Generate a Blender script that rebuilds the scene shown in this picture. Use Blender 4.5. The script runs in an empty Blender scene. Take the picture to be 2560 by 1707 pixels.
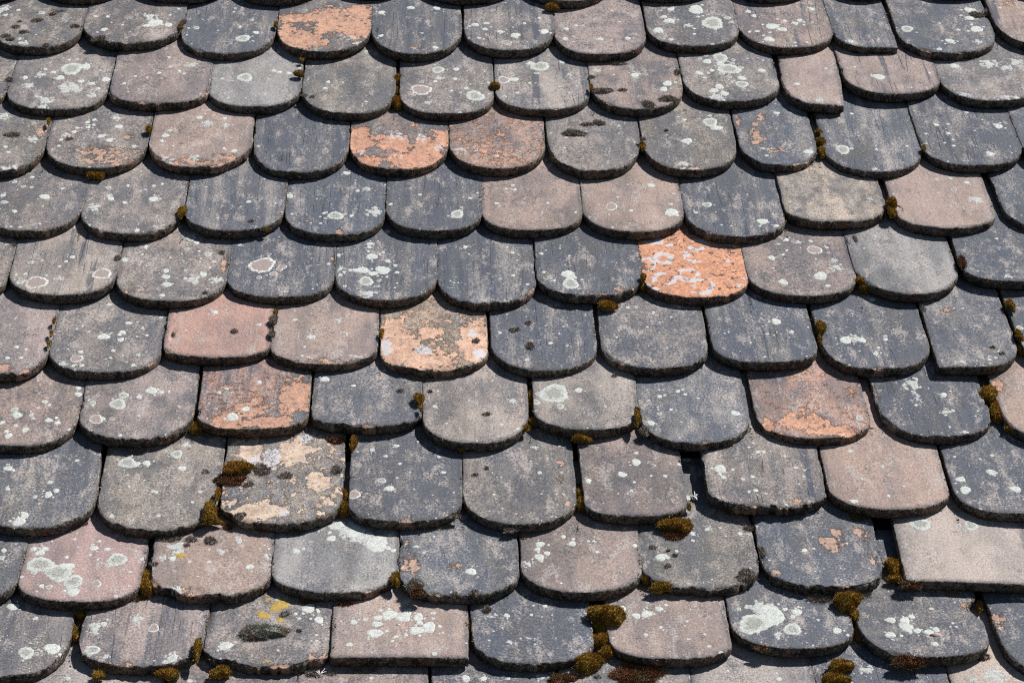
import bpy, math, random
import numpy as np
from mathutils import Vector, Matrix
from mathutils.bvhtree import BVHTree

# ------------------------------------------------------------------ camera, light, exposure
SC = bpy.context.scene
COL = SC.collection
R = math.radians
ELEV = R(8.0)            # the camera looks up by 8 degrees
PITCH = R(50.0)          # pitch of the roof
F_PX, PX, PY = 5467.0, 1080.0, 853.5      # focal length and principal point, in pixels of a 2560 px wide frame
CAM = Vector((0.0, 0.0, 4.5))
cd = bpy.data.cameras.new('camera')
cam = bpy.data.objects.new('camera', cd)
COL.objects.link(cam)
cam.location = CAM
cam.rotation_euler = (math.pi / 2 + ELEV, 0, 0)
cd.sensor_width = 36.0
cd.lens = F_PX / 2560 * 36.0
cd.shift_x = (1280 - PX) / 2560
cd.clip_start = 0.1
cd.clip_end = 2000
cd.dof.use_dof = True
cd.dof.focus_distance = 3.45
cd.dof.aperture_fstop = 14.0
SC.camera = cam

U = Vector((1, 0, 0))
V = Vector((0, math.cos(PITCH), math.sin(PITCH)))
NR = Vector((0, -math.sin(PITCH), math.cos(PITCH)))
AX = Vector((0, math.cos(ELEV), math.sin(ELEV)))
O0 = CAM + AX * 3.58      # a point of the roof plane

SUNV = (U * 15 + V * 14 + NR * 19).normalized()
world = bpy.data.worlds.new('World')
SC.world = world
world.use_nodes = True
wn = world.node_tree
wn.nodes.clear()
wo = wn.nodes.new('ShaderNodeOutputWorld')
wb = wn.nodes.new('ShaderNodeBackground')
ws = wn.nodes.new('ShaderNodeTexSky')
ws.sky_type = 'NISHITA'
ws.sun_disc = False
ws.air_density = 0.6
ws.dust_density = 0.2
ws.sun_elevation = math.asin(SUNV.z)
ws.sun_rotation = math.atan2(SUNV.x, SUNV.y)
wb.inputs['Strength'].default_value = 0.05
wn.links.new(ws.outputs[0], wb.inputs[0])
wn.links.new(wb.outputs[0], wo.inputs[0])
sl = bpy.data.lights.new('sun', 'SUN')
sl.energy = 5.0
sl.angle = R(0.53)
sl.color = (1.0, 0.975, 0.955)
sun = bpy.data.objects.new('sun', sl)
COL.objects.link(sun)
sun.rotation_euler = SUNV.to_track_quat('Z', 'Y').to_euler()
sun.location = CAM + SUNV * 20
SC.view_settings.view_transform = 'Standard'
SC.view_settings.look = 'None'
SC.view_settings.exposure = 0.30
SC.view_settings.gamma = 1.0
SC.view_settings.use_curve_mapping = False
SC.cycles.max_bounces = 4
SC.cycles.filter_width = 1.1
SC.cycles.use_denoising = False

# ------------------------------------------------------------------ measuring: image point -> ray -> place on the roof
CROP = {c: (x, y) for c, x, y in zip('ABCDEFGHIJKLMNOP', (0, 600, 1200, 1860) * 4,
        (0,) * 4 + (400,) * 4 + (820,) * 4 + (1227,) * 4)}
K = 2287 / 700.0


def src(c, x, y):
    a, b = CROP[c]
    return a + x / K, b + y / K


UPC = Vector((0, -math.sin(ELEV), math.cos(ELEV)))


def ray(c, x, y):
    sx, sy = src(c, x, y)
    return (AX + U * ((sx - PX) / F_PX) + UPC * ((PY - sy) / F_PX)).normalized()


def hit_plane(d, p0, n):
    return CAM + d * ((p0 - CAM).dot(n) / d.dot(n))


def uv_of(p):
    q = p - O0
    return q.dot(U), q.dot(V)
# ------------------------------------------------------------------ the tiles as measured
# left end, lowest point and right end of each rounded lower edge: (frame, xl, yl, xb, yb, xr, yr, look [, shape])
# looks: g blue grey, w warm grey, p pinkish, P pink, l light grey, b beige, o olive ...; trailing s = streaked, f = fine lines
ROWS = [
 # 0
 [('A',-470,-215,-90,-45,290,-215,'w'),('A',300,-195,690,-25,1085,-195,'g'),('A',1095,-205,1480,-35,1900,-205,'w'),
  ('B',-60,-185,320,-15,700,-185,'g'),('B',712,-230,1070,-60,1440,-230,'p'),('C',-500,-195,-100,-25,318,-195,'w'),
  ('C',330,-165,710,5,1085,-165,'g'),('C',1130,-205,1540,-35,1950,-205,'w'),('D',-180,-205,210,-35,600,-205,'g'),
  ('D',640,-225,960,-55,1290,-225,'w'),('D',1310,-240,1690,-70,2060,-240,'g'),('D',2070,-230,2430,-60,2800,-230,'p')],
 # 1
 [('A',-60,200,300,385,690,190,'o'),('A',680,200,1080,350,1490,190,'w'),('A',1480,260,1850,435,2250,250,'gs'),
  ('B',305,250,690,418,1065,240,'O'),('B',1082,250,1440,438,1812,240,'gs'),('C',-125,260,250,408,598,240,'wf'),
  ('C',612,270,990,440,1352,290,'p'),('C',1370,240,1760,372,2112,240,'w'),('D',-40,220,350,388,728,250,'pf'),
  ('D',735,270,1000,383,1255,385,'gf','cutR'),('D',1262,280,1680,430,2045,270,'g'),('D',2055,190,2400,360,2780,190,'Pf')],
 # 2
 [('A',-700,720,-330,860,50,720,'w'),('A',60,740,480,890,885,720,'w'),('A',895,740,1280,840,1700,740,'p'),
  ('B',-255,720,110,868,498,705,'l'),('B',507,740,900,925,1256,760,'o'),('B',1310,770,1690,925,2072,770,'w'),
  ('C',127,740,520,892,890,740,'bf'),('C',912,730,1300,890,1655,720,'p'),('C',1668,670,2060,825,2444,690,'w'),
  ('D',295,690,620,850,820,868,'P','cutR'),('D',815,620,1200,765,1600,650,'pf'),('D',1608,650,2000,820,2400,680,'w')],
 # 3
 [('A',-440,1200,-40,1395,365,1170,'o'),('A',382,1190,800,1370,1203,1180,'w'),('A',1217,1180,1640,1360,2045,1180,'P'),
  ('B',117,1190,490,1400,888,1180,'gs'),('B',900,1200,1300,1380,1697,1190,'M'),('C',-243,1200,150,1375,528,1190,'N'),
  ('C',560,1190,940,1400,1305,1170,'w'),('C',1332,1180,1710,1385,2088,1190,'o'),('D',-25,1190,290,1350,598,1200,'g'),
  ('D',655,1230,1050,1400,1445,1230,'gs'),('D',1452,1190,1850,1350,2262,1180,'gf'),('D',2272,1180,2660,1350,3050,1180,'g')],
 # 4
 [('E',-150,380,240,575,690,330,'w'),('E',665,410,1080,600,1500,380,'w'),('E',1505,410,1890,575,2308,410,'gs'),
  ('F',370,410,780,605,1176,430,'gs'),('F',1196,400,1590,575,1983,400,'gs'),('G',22,420,430,570,838,420,'P'),
  ('G',846,430,1270,585,1662,440,'P'),('G',1668,430,2070,620,2490,480,'gs'),('H',337,400,750,500,1152,360,'B'),
  ('H',1235,420,1650,552,2050,430,'P'),('H',2120,380,2500,550,2900,420,'g')],
 # 5
 [('E',-770,940,-340,1130,68,930,'w'),('E',80,930,520,1105,945,940,'bf'),('E',950,960,1400,1150,1848,960,'w'),
  ('F',-103,960,340,1115,762,950,'gs'),('F',778,970,1180,1140,1605,960,'gs'),('F',1622,990,2010,1170,2420,990,'gs'),
  ('G',468,950,900,1110,1324,950,'gs'),('G',1340,980,1780,1120,2190,980,'Q'),('H',37,950,500,1105,915,950,'p'),
  ('H',912,890,1380,1090,1750,900,'l'),('H',1765,860,2150,985,2600,880,'g')],
 # 6
 [('I',-470,190,-40,380,393,180,'p'),('I',408,180,860,360,1318,170,'w'),('I',1332,140,1770,235,2200,140,'R'),
  ('J',247,150,690,287,1122,150,'P'),('J',1152,180,1600,335,2022,180,'C'),('K',97,150,520,345,952,170,'gs'),
  ('K',990,150,1420,325,1855,180,'g'),('K',1905,130,2310,275,2752,160,'gs'),('L',632,110,1070,330,1512,130,'gs'),
  ('L',1592,292,1900,312,2225,150,'g','cutL'),('L',2262,120,2680,290,3080,120,'g')],
 # 7
 [('I',-260,740,180,960,655,690,'p'),('I',647,740,1110,905,1570,710,'p'),('I',1618,700,2070,820,2516,700,'S'),
  ('J',582,720,1020,800,1475,700,'g'),('J',1492,740,1930,935,2352,710,'b'),('K',442,690,870,825,1290,700,'b'),
  ('K',1312,730,1780,935,2202,740,'gl'),('L',105,720,580,895,1030,750,'T'),('L',1120,680,1600,885,2015,720,'gs'),
  ('L',2110,700,2520,900,2960,700,'P')],
 # 8
 [('M',-170,120,300,300,800,50,'gs'),('M',795,90,1270,320,1775,70,'o'),('M',1802,110,2290,265,2790,90,'X'),
  ('N',892,100,1340,243,1810,60,'g'),('N',1828,60,2290,270,2742,80,'y'),('O',858,90,1270,202,1690,80,'p'),
  ('P',-300,-20,180,130,665,10,'wf'),('P',695,-10,1170,150,1672,10,'P'),('P',1720,-10,2230,180,2680,20,'g')],
 # 9
 [('M',-850,740,-350,900,143,700,'g'),('M',152,740,650,900,1145,740,'R2'),('M',1228,680,1710,855,2212,660,'P'),
  ('N',264,680,790,830,1292,670,'l'),('N',1312,690,1820,850,2275,660,'g'),('O',345,650,840,825,1320,640,'P'),
  ('O',1333,620,1830,795,2280,600,'o'),('P',145,580,650,790,1132,620,'g'),('P',1325,722,1860,742,2400,752,'L','square')],
 # 10
 [('M',-420,1360,80,1520,600,1190,'ws'),('M',632,1270,1130,1430,1655,1240,'ps'),('M',1668,1280,2180,1430,2708,1260,'w'),
  ('N',742,1345,1300,1352,1858,1332,'P','square'),('O',-55,1200,400,1400,925,1230,'g'),('O',1060,1210,1580,1365,2052,1250,'P'),
  ('P',-105,1090,430,1280,890,1130,'g'),('P',937,1080,1500,1350,2002,1210,'g'),('P',2100,1200,2600,1490,3100,1260,'g')],
 # 11
 [('M',-840,1800,-300,1980,230,1800,'w'),('M',250,1800,780,1980,1310,1800,'b'),('M',1330,1800,1860,1980,2390,1800,'p'),
  ('N',455,1800,990,1980,1522,1800,'p'),('O',-378,1800,130,1980,640,1800,'g'),('O',662,1800,1200,1980,1745,1800,'w'),
  ('O',1768,1800,2280,1980,2780,1800,'b'),('P',650,1800,1200,1980,1750,1800,'gs'),('P',1775,1800,2310,1980,2850,1800,'L')],
]
# crumbling lower edges (row, index): roughness
CRUMB = {(1,1):.5,(1,10):.4,(2,2):.5,(3,2):.8,(3,0):.6,(3,3):.4,(4,1):.4,(4,7):.5,(5,5):.6,(5,6):.6,(5,3):.3,(6,0):1.0,(6,4):.6,
         (6,3):.4,(7,1):.8,(7,3):.9,(7,8):.5,(8,0):.4,(8,1):.7,(8,2):.7,(8,6):1.3,(9,2):1.3,(9,4):.6,(9,6):.8,(9,7):1.0,
         (10,0):.5,(10,1):.8,(10,2):1.3,(10,4):.5,(2,9):.6,(3,8):.5,(6,2):.4}
# pieces broken out of an edge: (row, index, frame, x, y, radius)
BITES = [(1,1,'A',1010,425,75),(8,5,'K',1760,1235,85),(5,10,'H',1740,850,80),(7,8,'L',2060,600,95),(7,8,'L',1870,925,80),
         (4,9,'H',1240,400,70),(4,2,'E',2310,500,60),(1,10,'D',2020,120,75),(2,8,'C',1660,720,50),(7,3,'J',860,885,110),
         (7,3,'J',1130,840,60),(6,2,'I',1330,20,40),(2,7,'C',1420,950,50),(9,4,'N',1300,430,50),(9,4,'N',1320,560,40),
         (6,4,'J',1270,330,45),(9,2,'M',1760,925,60),(10,2,'N',450,1560,70),(8,6,'P',400,240,70),(5,9,'H',880,650,50),
         (3,0,'A',390,1090,40),(7,2,'I',1590,690,50),(2,9,'D',850,760,40),(10,7,'P',1960,950,140),(7,1,'I',1590,690,45),
         (8,2,'J',910,1080,60),(4,7,'G',2120,655,55),(3,8,'C',2050,1110,60),(2,10,'D',790,560,30),(7,5,'K',400,640,40)]
# places where the dark skin has come off (c clay shows) or white crust lies (w): (frame, x, y, rx, ry, kind)
PATCH = [
 ('B',480,150,200,35,'c'),('B',750,170,160,100,'c'),('B',380,250,60,60,'c'),('B',500,330,200,60,'c'),('B',930,220,150,90,'c'),
 ('B',960,100,110,60,'c'),('B',890,310,90,35,'w'),('B',1440,385,70,25,'c'),('A',760,1240,230,60,'c'),('A',1050,1240,110,50,'c'),
 ('A',1050,1110,70,35,'c'),('A',900,1300,260,50,'c'),('A',1550,1320,300,40,'c'),('A',1850,1290,130,45,'c'),('A',1990,1290,50,40,'c'),
 ('A',350,1060,50,60,'c'),('A',1370,1300,110,45,'w'),('A',100,1375,170,40,'w'),('D',100,1130,100,70,'c'),('D',250,1220,90,30,'c'),('D',150,960,60,35,'c'),
 ('D',90,1010,30,30,'c'),('C',2110,980,25,50,'c'),('D',2160,30,60,30,'c'),('B',980,1150,90,100,'c'),('B',1450,1300,200,80,'c'),
 ('B',1650,1130,60,60,'c'),('B',1020,1330,110,50,'c'),('B',1550,1190,120,60,'c'),('B',1250,1170,120,60,'c'),
 ('B',1270,1100,140,60,'w'),('B',1480,1130,120,50,'w'),('B',1620,1200,80,45,'w'),('B',1000,1240,70,35,'w'),('B',1290,1270,60,40,'w'),
 ('B',1800,1215,70,40,'w'),('B',1920,1215,60,40,'w'),('E',840,560,40,12,'c'),('F',820,582,50,20,'c'),('E',1060,1065,60,22,'c'),
 ('E',1155,1085,60,15,'c'),('E',1830,840,35,90,'c'),('F',755,790,20,60,'c'),('G',880,1080,60,25,'c'),('G',1110,1055,70,32,'c'),
 ('G',990,1100,60,20,'c'),('F',2190,1150,90,35,'w'),('H',2150,945,120,30,'w'),('H',1670,1230,80,40,'c'),('L',1990,240,130,28,'w'),
 ('L',1750,275,90,22,'w'),('I',40,325,90,40,'c'),('I',1330,895,110,20,'c'),('L',500,770,200,50,'c'),('L',700,830,200,40,'c'),
 ('L',380,740,80,40,'c'),('L',200,790,50,50,'c'),('L',850,860,80,30,'c'),('L',1400,560,60,130,'w'),('L',1480,870,60,18,'w'),
 ('L',1780,845,90,25,'w'),('L',1060,485,22,16,'c'),('L',1120,490,30,18,'c'),('L',1090,550,30,18,'c'),('L',2070,450,60,80,'c'),
 ('J',560,232,100,30,'w'),('J',950,230,90,32,'w'),('J',730,265,330,22,'c'),('J',1200,140,50,70,'w'),('J',1500,180,80,40,'w'),
 ('J',1950,200,60,50,'w'),('J',1900,40,40,40,'w'),('J',1250,180,180,130,'c'),('F',1560,1400,90,45,'c'),('F',1250,1350,80,60,'c'),
 ('J',1930,120,110,150,'c'),('J',1500,260,250,60,'c'),('J',100,1000,80,80,'c'),('J',260,1060,80,80,'w'),('J',450,1000,120,100,'c'),
 ('J',120,1080,50,50,'w'),('J',650,1250,80,60,'c'),('J',150,1500,200,50,'c'),('J',540,900,50,40,'w'),('N',365,180,55,28,'w'),('J',1160,1490,36,16,'c'),
 ('N',1370,240,70,28,'c'),('P',50,140,180,22,'c'),('P',420,75,60,30,'c'),('P',540,130,50,16,'c'),('O',2080,225,50,26,'c'),
 ('M',1500,835,220,40,'c'),('M',2100,830,100,30,'c'),('N',1400,600,80,100,'c'),('N',1510,500,36,36,'w'),('N',1750,620,90,40,'c'),
 ('N',1360,440,30,60,'c'),('P',690,430,110,70,'c'),('P',760,320,55,60,'c'),('P',770,585,60,18,'c'),('P',960,340,90,60,'c'),
 ('P',1060,570,40,80,'c'),('P',260,660,60,16,'c'),('P',1030,770,50,28,'c'),('P',500,795,350,14,'c'),('N',300,1440,300,25,'c'),
 ('N',620,1360,90,50,'c'),('M',1040,1405,120,26,'c'),('P',2090,1050,75,80,'c'),('O',350,1210,220,36,'w'),('O',600,1200,60,30,'w'),
 ('O',100,1020,80,40,'w'),('O',850,1000,50,70,'w'),('O',830,1190,50,26,'w'),('O',250,1250,90,20,'w'),('P',2050,1500,120,70,'w'),
 ('O',1830,1140,0,0,'c'),('K',660,1100,45,40,'c'),('K',650,1230,40,40,'c'),('O',720,90,30,24,'c'),
 ('F',540,1245,40,20,'w'),('E',2060,550,90,22,'w'),('E',1250,545,70,22,'w'),('P',1800,940,100,30,'c'),('D',2150,800,180,28,'w'),
 ('D',1830,780,60,20,'w'),('I',2060,640,120,80,'c'),('I',1850,760,120,60,'c'),('J',450,560,120,120,'c'),('J',200,770,180,40,'c'),
 ('B',440,137,50,9,'h'),('B',510,120,50,10,'h'),('B',580,98,50,10,'h'),('I',1410,50,22,26,'h'),('P',1035,772,14,10,'h'),('B',300,1300,90,8,'h'),
 ('B',1110,245,18,14,'h'),('G',2170,600,60,16,'h'),('J',1375,125,34,16,'h'),('H',905,650,26,28,'h'),('L',480,650,30,8,'h'),('J',1700,305,14,8,'h'),('P',1100,1000,0,0,'h'),('M',1400,770,60,8,'h'),('M',1620,815,70,8,'h'),
 ('C',1740,1370,130,16,'c'),('K',2200,1450,90,30,'c'),
]
# lichen rosettes: (frame, x, y, radius [, kind]); r with a hollow centre, G broken crust, p faded to pink, y yellow
LICH = [
 'A 30 75 70 G,45 125 22,150 85 20,1310 25 30,780 135 22,880 138 22,1220 140 70 G,1265 188 60,1195 212 30,1375 205 35,1460 75 16,1390 125 16,850 243 30,1000 205 14,910 185 12,795 265 14,1985 315 62 r,2090 268 28,1605 230 28 r,1525 288 12,1910 100 14,2060 165 20 r,1960 222 18,350 110 40 G,200 355 50 G,165 318 30 G',
 'A 585 563 95 r,700 545 45,490 637 40,865 650 38,330 612 55 G,435 592 26,370 568 22,565 490 18,630 487 16,205 635 28,230 700 60 G,580 715 100 G,660 665 28,745 685 28,755 785 50 G,300 790 40 G,370 820 70 G,340 880 60 G,820 578 14,800 725 25,1015 683 22,1105 623 18,1200 633 14,1300 597 22,1465 582 20,1560 535 55 G,1380 470 18,1045 750 12,1130 730 10,2000 635 75 r,2240 580 22,2195 648 14,1865 800 12',
 'A 30 945 60 G,45 1200 22,68 1243 20,270 1140 50 G,970 1035 32,950 965 48 G,715 1000 25,770 980 24,765 1020 20,720 1040 24,630 1045 20,605 1078 25,530 1105 45 G,500 1140 25,825 1113 30,893 1145 32,480 1192 18,1095 1198 26,425 1222 12,1625 962 28,1695 1005 55 G,1840 1022 40 G,1835 968 20,1350 1108 32,1322 1153 24,1385 1067 20,1590 1285 50 G,1915 1232 26,1830 1212 18,1410 1192 12,2110 1195 14,118 1487 26 r,262 1448 22,192 1525 22 r,888 1533 26 r',
 'B 1155 105 32,1395 65 30,1608 68 32,1150 293 25,1595 390 26,1920 205 32,2010 192 26,1875 215 16,2000 240 26,2125 262 30,2250 290 40,1950 312 18,1990 320 12,1860 320 20,955 355 40 G,2180 350 40 p,1040 420 50 G,1110 440 35 G,325 590 24,400 600 26,487 558 16,720 670 22,695 722 24,1030 832 14,1618 573 55 r,1765 567 26,1625 640 45 G,1595 665 20,1755 645 24,1480 735 85 p,1920 785 85 r,1535 840 40 G,1845 722 22,1728 743 18,1590 530 12,1715 790 10,1880 690 12,150 1195 14,2095 1275 16,870 1415 30,1035 1545 28 r,960 1558 20',
 'C 365 192 18,485 150 18,525 260 42,268 225 12,703 237 26,695 318 26,980 322 28,1207 316 26,760 298 12,1078 88 14,815 210 8,1765 80 75,1900 190 105 r,1545 172 45,1500 140 30,1560 78 32,1695 212 42 G,1455 250 46,1558 325 22,1750 280 18,1750 235 16,490 545 80 r,415 520 35,195 655 60 p,275 650 38,200 788 24 r,405 680 18,668 508 26,650 708 14,453 680 10,730 610 30 G,950 575 45 G,1265 615 38,1300 605 12,1530 682 44,1500 730 36,1358 610 16 p',
 'C 1965 475 75 r,1855 503 38,1795 480 20 r,1960 523 34,2035 565 88 r,1790 600 32,1865 597 20,1895 577 24,1835 637 18,2140 640 38,2140 690 60 r,1955 710 42,1912 742 36,1995 765 36,1950 800 80 G,2185 480 14,2280 577 16,1670 980 22,1880 1000 70 r,1940 1045 40,1690 1152 42,1660 1338 62 G,1525 1103 10,1435 1045 8,580 1090 20 G,138 1275 18,690 1210 14',
 'D 553 75 28,35 98 28,80 132 26,270 160 18,333 172 24,452 168 26,418 193 28,230 218 58,312 243 38,205 323 46,108 257 22,45 262 20,385 127 8,558 183 12,512 347 14,870 340 28,1332 238 54 r,1848 87 46,1772 128 16,1845 150 40,1900 240 56,1680 337 38,1910 340 46 G,1595 403 26,1598 192 14,1750 245 18,2090 65 16,145 577 32,432 687 24,610 822 48 G,1100 630 48,900 547 14,1720 542 38,1995 520 75 G,2140 555 60 G,2220 510 70 G,1368 718 10,1795 770 45 G',
 'D 265 925 28,880 930 18,525 1240 38,185 1272 18,160 1215 28 G,808 1222 70 r,1068 1380 36 G,1332 1195 14,1080 1222 18,2080 1032 38,1570 1020 24,1668 1090 22,1485 1095 24 G,1712 1192 18,1640 1168 14,2010 1257 38,1490 1172 22 G,1885 1068 12,1665 1320 12,1500 1320 60 G',
 'E 365 300 40,25 290 26,35 345 28 r,120 420 26,325 520 14,350 380 10,230 368 10,905 318 32,885 295 40 G,1252 320 42,1018 348 24,1325 196 18,1255 212 20,765 385 60 G,1120 575 26,1045 210 20,2032 340 26,2245 357 10,252 835 26 r,345 822 14,165 995 36,298 1000 100 p,485 965 40 G,835 930 84 p,592 792 26,540 828 18,485 870 18,378 943 14,132 938 14,205 930 20,1020 815 32,1560 640 44 r,1605 673 32,1528 728 28 r,1190 710 24,1160 773 16,1700 772 32 r,1748 830 20,1355 905 32,1355 955 34,1365 1017 38,1515 905 30 G,1570 980 75 G,1660 935 36,1715 880 16,1325 1105 26,1768 980 60 G,1625 745 16,1495 615 18,1390 798 14,1640 805 14,1195 865 10,1632 832 12',
 'E 845 1443 46,1000 1407 30,985 1468 32,975 1427 20,1050 1332 26,1165 1372 18,1200 1432 18,1120 1442 14,893 1180 22,625 1378 12,1752 1243 32,1712 1215 26 p,2120 1345 22,1520 1390 12',
 'F 780 455 64 r,405 295 34,1040 238 26 r,960 253 22,425 440 16,685 435 18,657 518 16,1095 425 70 G,1775 443 66 r,1878 312 16,1940 270 14,1230 362 20,655 463 12,912 455 20,180 860 115 p,1165 900 62,1000 900 52,945 900 30,1075 790 50,1208 825 28,1085 928 36,1030 990 72 r,1042 1092 72 G,1055 712 26,1060 683 28,1047 745 18,805 778 24,820 890 40 G,820 940 22,1268 860 18,1282 918 22,1205 585 26,1170 755 20,848 915 18,900 900 22,1282 1005 12,1265 1043 12,235 787 14,1840 712 26,2225 757 20,2232 943 18,2125 972 20 G,2180 712 12,803 1310 44 G,580 1445 32,845 1420 38 p,528 1523 16,155 1345 20',
 'G 1393 208 32,1235 414 22,1563 428 58,1560 360 28 G,1075 380 60 p,1855 366 42 r,968 367 10,268 208 18,283 243 20,212 236 14,138 355 20,158 376 14,553 352 18,780 428 14,1925 425 8,722 935 62,740 1010 82 r,520 915 20,607 985 18,500 765 20,652 722 12,538 738 10,692 855 9,535 1355 10,680 1360 12,575 1495 20,648 1418 12,713 1515 14,163 1410 20,1115 1447 14,1192 1354 8,1330 1395 8,2030 1405 12,2210 1490 14,1998 1415 12',
 'H 150 502 46,265 537 24,235 443 14,1685 150 34 G,1820 185 24,1885 325 60 G,1590 270 20 G,1715 240 30 p,1575 158 14,1030 315 28 G,420 395 26 G,345 652 28,275 685 28 G,545 663 20,445 670 34 G,225 800 34,625 947 60,320 997 40,683 1027 24,575 735 70 p,665 708 26 G,760 880 60 G,735 820 44 G,318 773 16,350 738 16,240 885 12,262 1320 44,390 1403 24,190 1420 16,245 1430 12,1050 1140 28,830 1470 50,900 1460 60 G,960 1470 40,1155 1437 18,2250 1372 34 r',
 'I 135 155 22,213 172 18,62 243 26,173 241 20,925 184 22,660 195 26,625 250 60 p,668 305 26,600 305 20,1090 303 22,1130 220 34 G,515 300 44 G,902 243 14,555 172 12,640 490 28,638 540 32,365 600 24,402 627 18,118 668 36 r,140 710 42,255 708 26,272 738 28 G,398 752 32,462 733 20,205 830 36,128 795 22,52 843 26,68 880 36,20 770 26,470 775 30,962 620 72 r,1008 550 46 r,1237 512 48,1137 563 30,1320 523 22,785 745 62 p,828 743 32,915 740 26 p,1130 716 16,755 615 36 r,725 588 16,980 875 20,1380 520 16,748 835 8,1465 642 14,2005 662 34,1898 725 52,1850 495 20,1790 525 22,2118 440 24,1760 660 20 p',
 'I 65 1145 36,108 1160 20,65 1315 22,408 1258 26,395 1360 40,460 1325 28,1040 1100 76 r,1115 1112 34,1197 1103 36,1443 1030 52 r,1487 1145 38,1515 950 44 G,1055 1292 14,1275 1340 20,1100 1327 10,1570 1420 18',
 'J 692 418 40,927 470 20,1592 640 22,2225 592 44 G,1278 960 24,1080 993 24,1190 1045 20,1305 1107 18,1158 1245 38 r,1220 1310 38,1660 1178 22,930 1360 60 p,1455 926 14,960 1010 12,2072 1357 12',
 'K 605 535 122 r,805 507 34,1615 516 22,1675 540 18,1465 558 24,1510 548 16,1465 698 26 r,1395 775 36,1375 588 14,2085 695 40,1560 665 18,1782 573 14,1022 640 24 G,695 662 22 G,308 822 20,1275 1095 42,1162 1195 36,885 1245 30,1260 1258 18,1398 1205 14,1512 1207 20,1628 1112 22,1690 1072 32,1275 1020 20,1430 1123 12,1960 1150 52,2065 1155 18,2225 1212 20,2250 1325 20,2197 1335 18,1990 1218 26,2270 1010 20,1690 1387 34,115 1357 14,445 975 40 G,650 960 20',
 'L 1075 208 30,1155 93 24,1100 160 16,1630 545 32,1380 460 90 G,1640 685 50 G,940 735 36 r,110 1012 20,160 1010 18,40 972 14,75 937 16,215 1002 10,95 1325 22,70 1213 20,490 1210 16,178 1350 14,345 1445 18,492 1160 14,962 1230 18,1180 1370 20,902 1413 30,1130 1128 18,850 1133 14,2018 1177 40,1768 1235 40,1808 1322 48,2218 1315 44,1720 1050 14,1930 1070 14',
 'M 200 200 42,158 250 54,32 485 28,275 472 28,365 470 32,325 505 38,328 600 104 r,480 665 120 r,600 740 90 r,540 620 60,560 790 60 G,600 825 55,958 560 84 r,878 475 26,765 467 36,735 520 16,812 410 18,545 540 20,340 775 28,800 560 14,610 393 16,425 410 14,790 755 44 p,1955 400 52 G,1810 495 50 G,2040 618 34,2175 530 44 G,1440 455 90 G,1330 545 50 G,1410 550 30,1450 500 22,1440 800 40,105 945 46,215 1320 74 r,428 1285 64,1120 1045 64 G,770 1110 80 G,850 1085 34,755 1298 62 r,1255 1118 52 p,1410 1370 80 G,865 1355 36 G,875 1045 12,1840 1262 54,15 545 28 r,1480 525 40 y,555 1530 24',
 'N 325 932 75 y,190 1015 45 y,225 885 22 y,330 1050 30 y,220 1388 18 y,745 388 42,455 490 36,518 470 18,560 958 56,645 1052 42,455 1002 20,485 1040 18,622 1173 16,318 885 30,310 1300 14,870 310 110 G,1000 370 110 G,1120 430 100,790 275 70,940 330 90,1440 453 20,1888 657 46,1583 372 14,1208 893 22,1360 905 50 G,1220 1010 66,1330 1030 60,1365 993 46,1125 1035 36,1455 1030 50,1118 1087 40,1100 1160 58,1545 1110 66,1440 1138 54,930 1068 34,895 1252 30,1272 1188 22,1355 1173 22,1245 1222 16,1470 1075 30,1577 1040 18,1565 998 16,1655 1155 16,1298 1088 10,1845 1530 44,1990 1530 30',
 'O 490 435 38,485 540 44,550 508 30,395 597 52 G,752 430 34,470 475 30,560 440 14,680 373 26,760 392 18,885 408 18,930 410 16,958 497 18,1265 445 24,662 752 14,1480 540 46,1735 348 26,1740 405 20,1860 310 40 G,532 937 22,220 1015 30,1275 1020 38,1360 1003 46,1460 962 34,1150 970 50,1475 1112 20,1355 1172 22,1835 1167 18,1605 915 12,1518 930 18,1360 908 30 G,1690 1062 18,420 1010 18,30 1530 28,230 1530 20,500 1510 60 G,2025 1465 16',
 'P 1440 272 80 r,1855 283 66 r,495 483 28,205 565 14,570 470 16,840 428 14,792 722 10,80 1085 130 r,120 960 110 G,215 1020 130,430 990 46,395 1128 82 r,280 1170 50 G,760 1138 38,848 1175 20,605 1052 16,1200 1053 40,1313 1062 50,1325 1108 58,1415 1140 36,1370 1025 30,1195 1173 40,1510 1152 40,1570 1130 32,1530 960 18,1562 1248 30,1705 1078 16,1685 1107 12,1735 1108 14,1285 1180 18,995 1462 64 G,2050 1500 110 G,1880 1540 40 G,2270 875 30 G',
]
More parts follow.
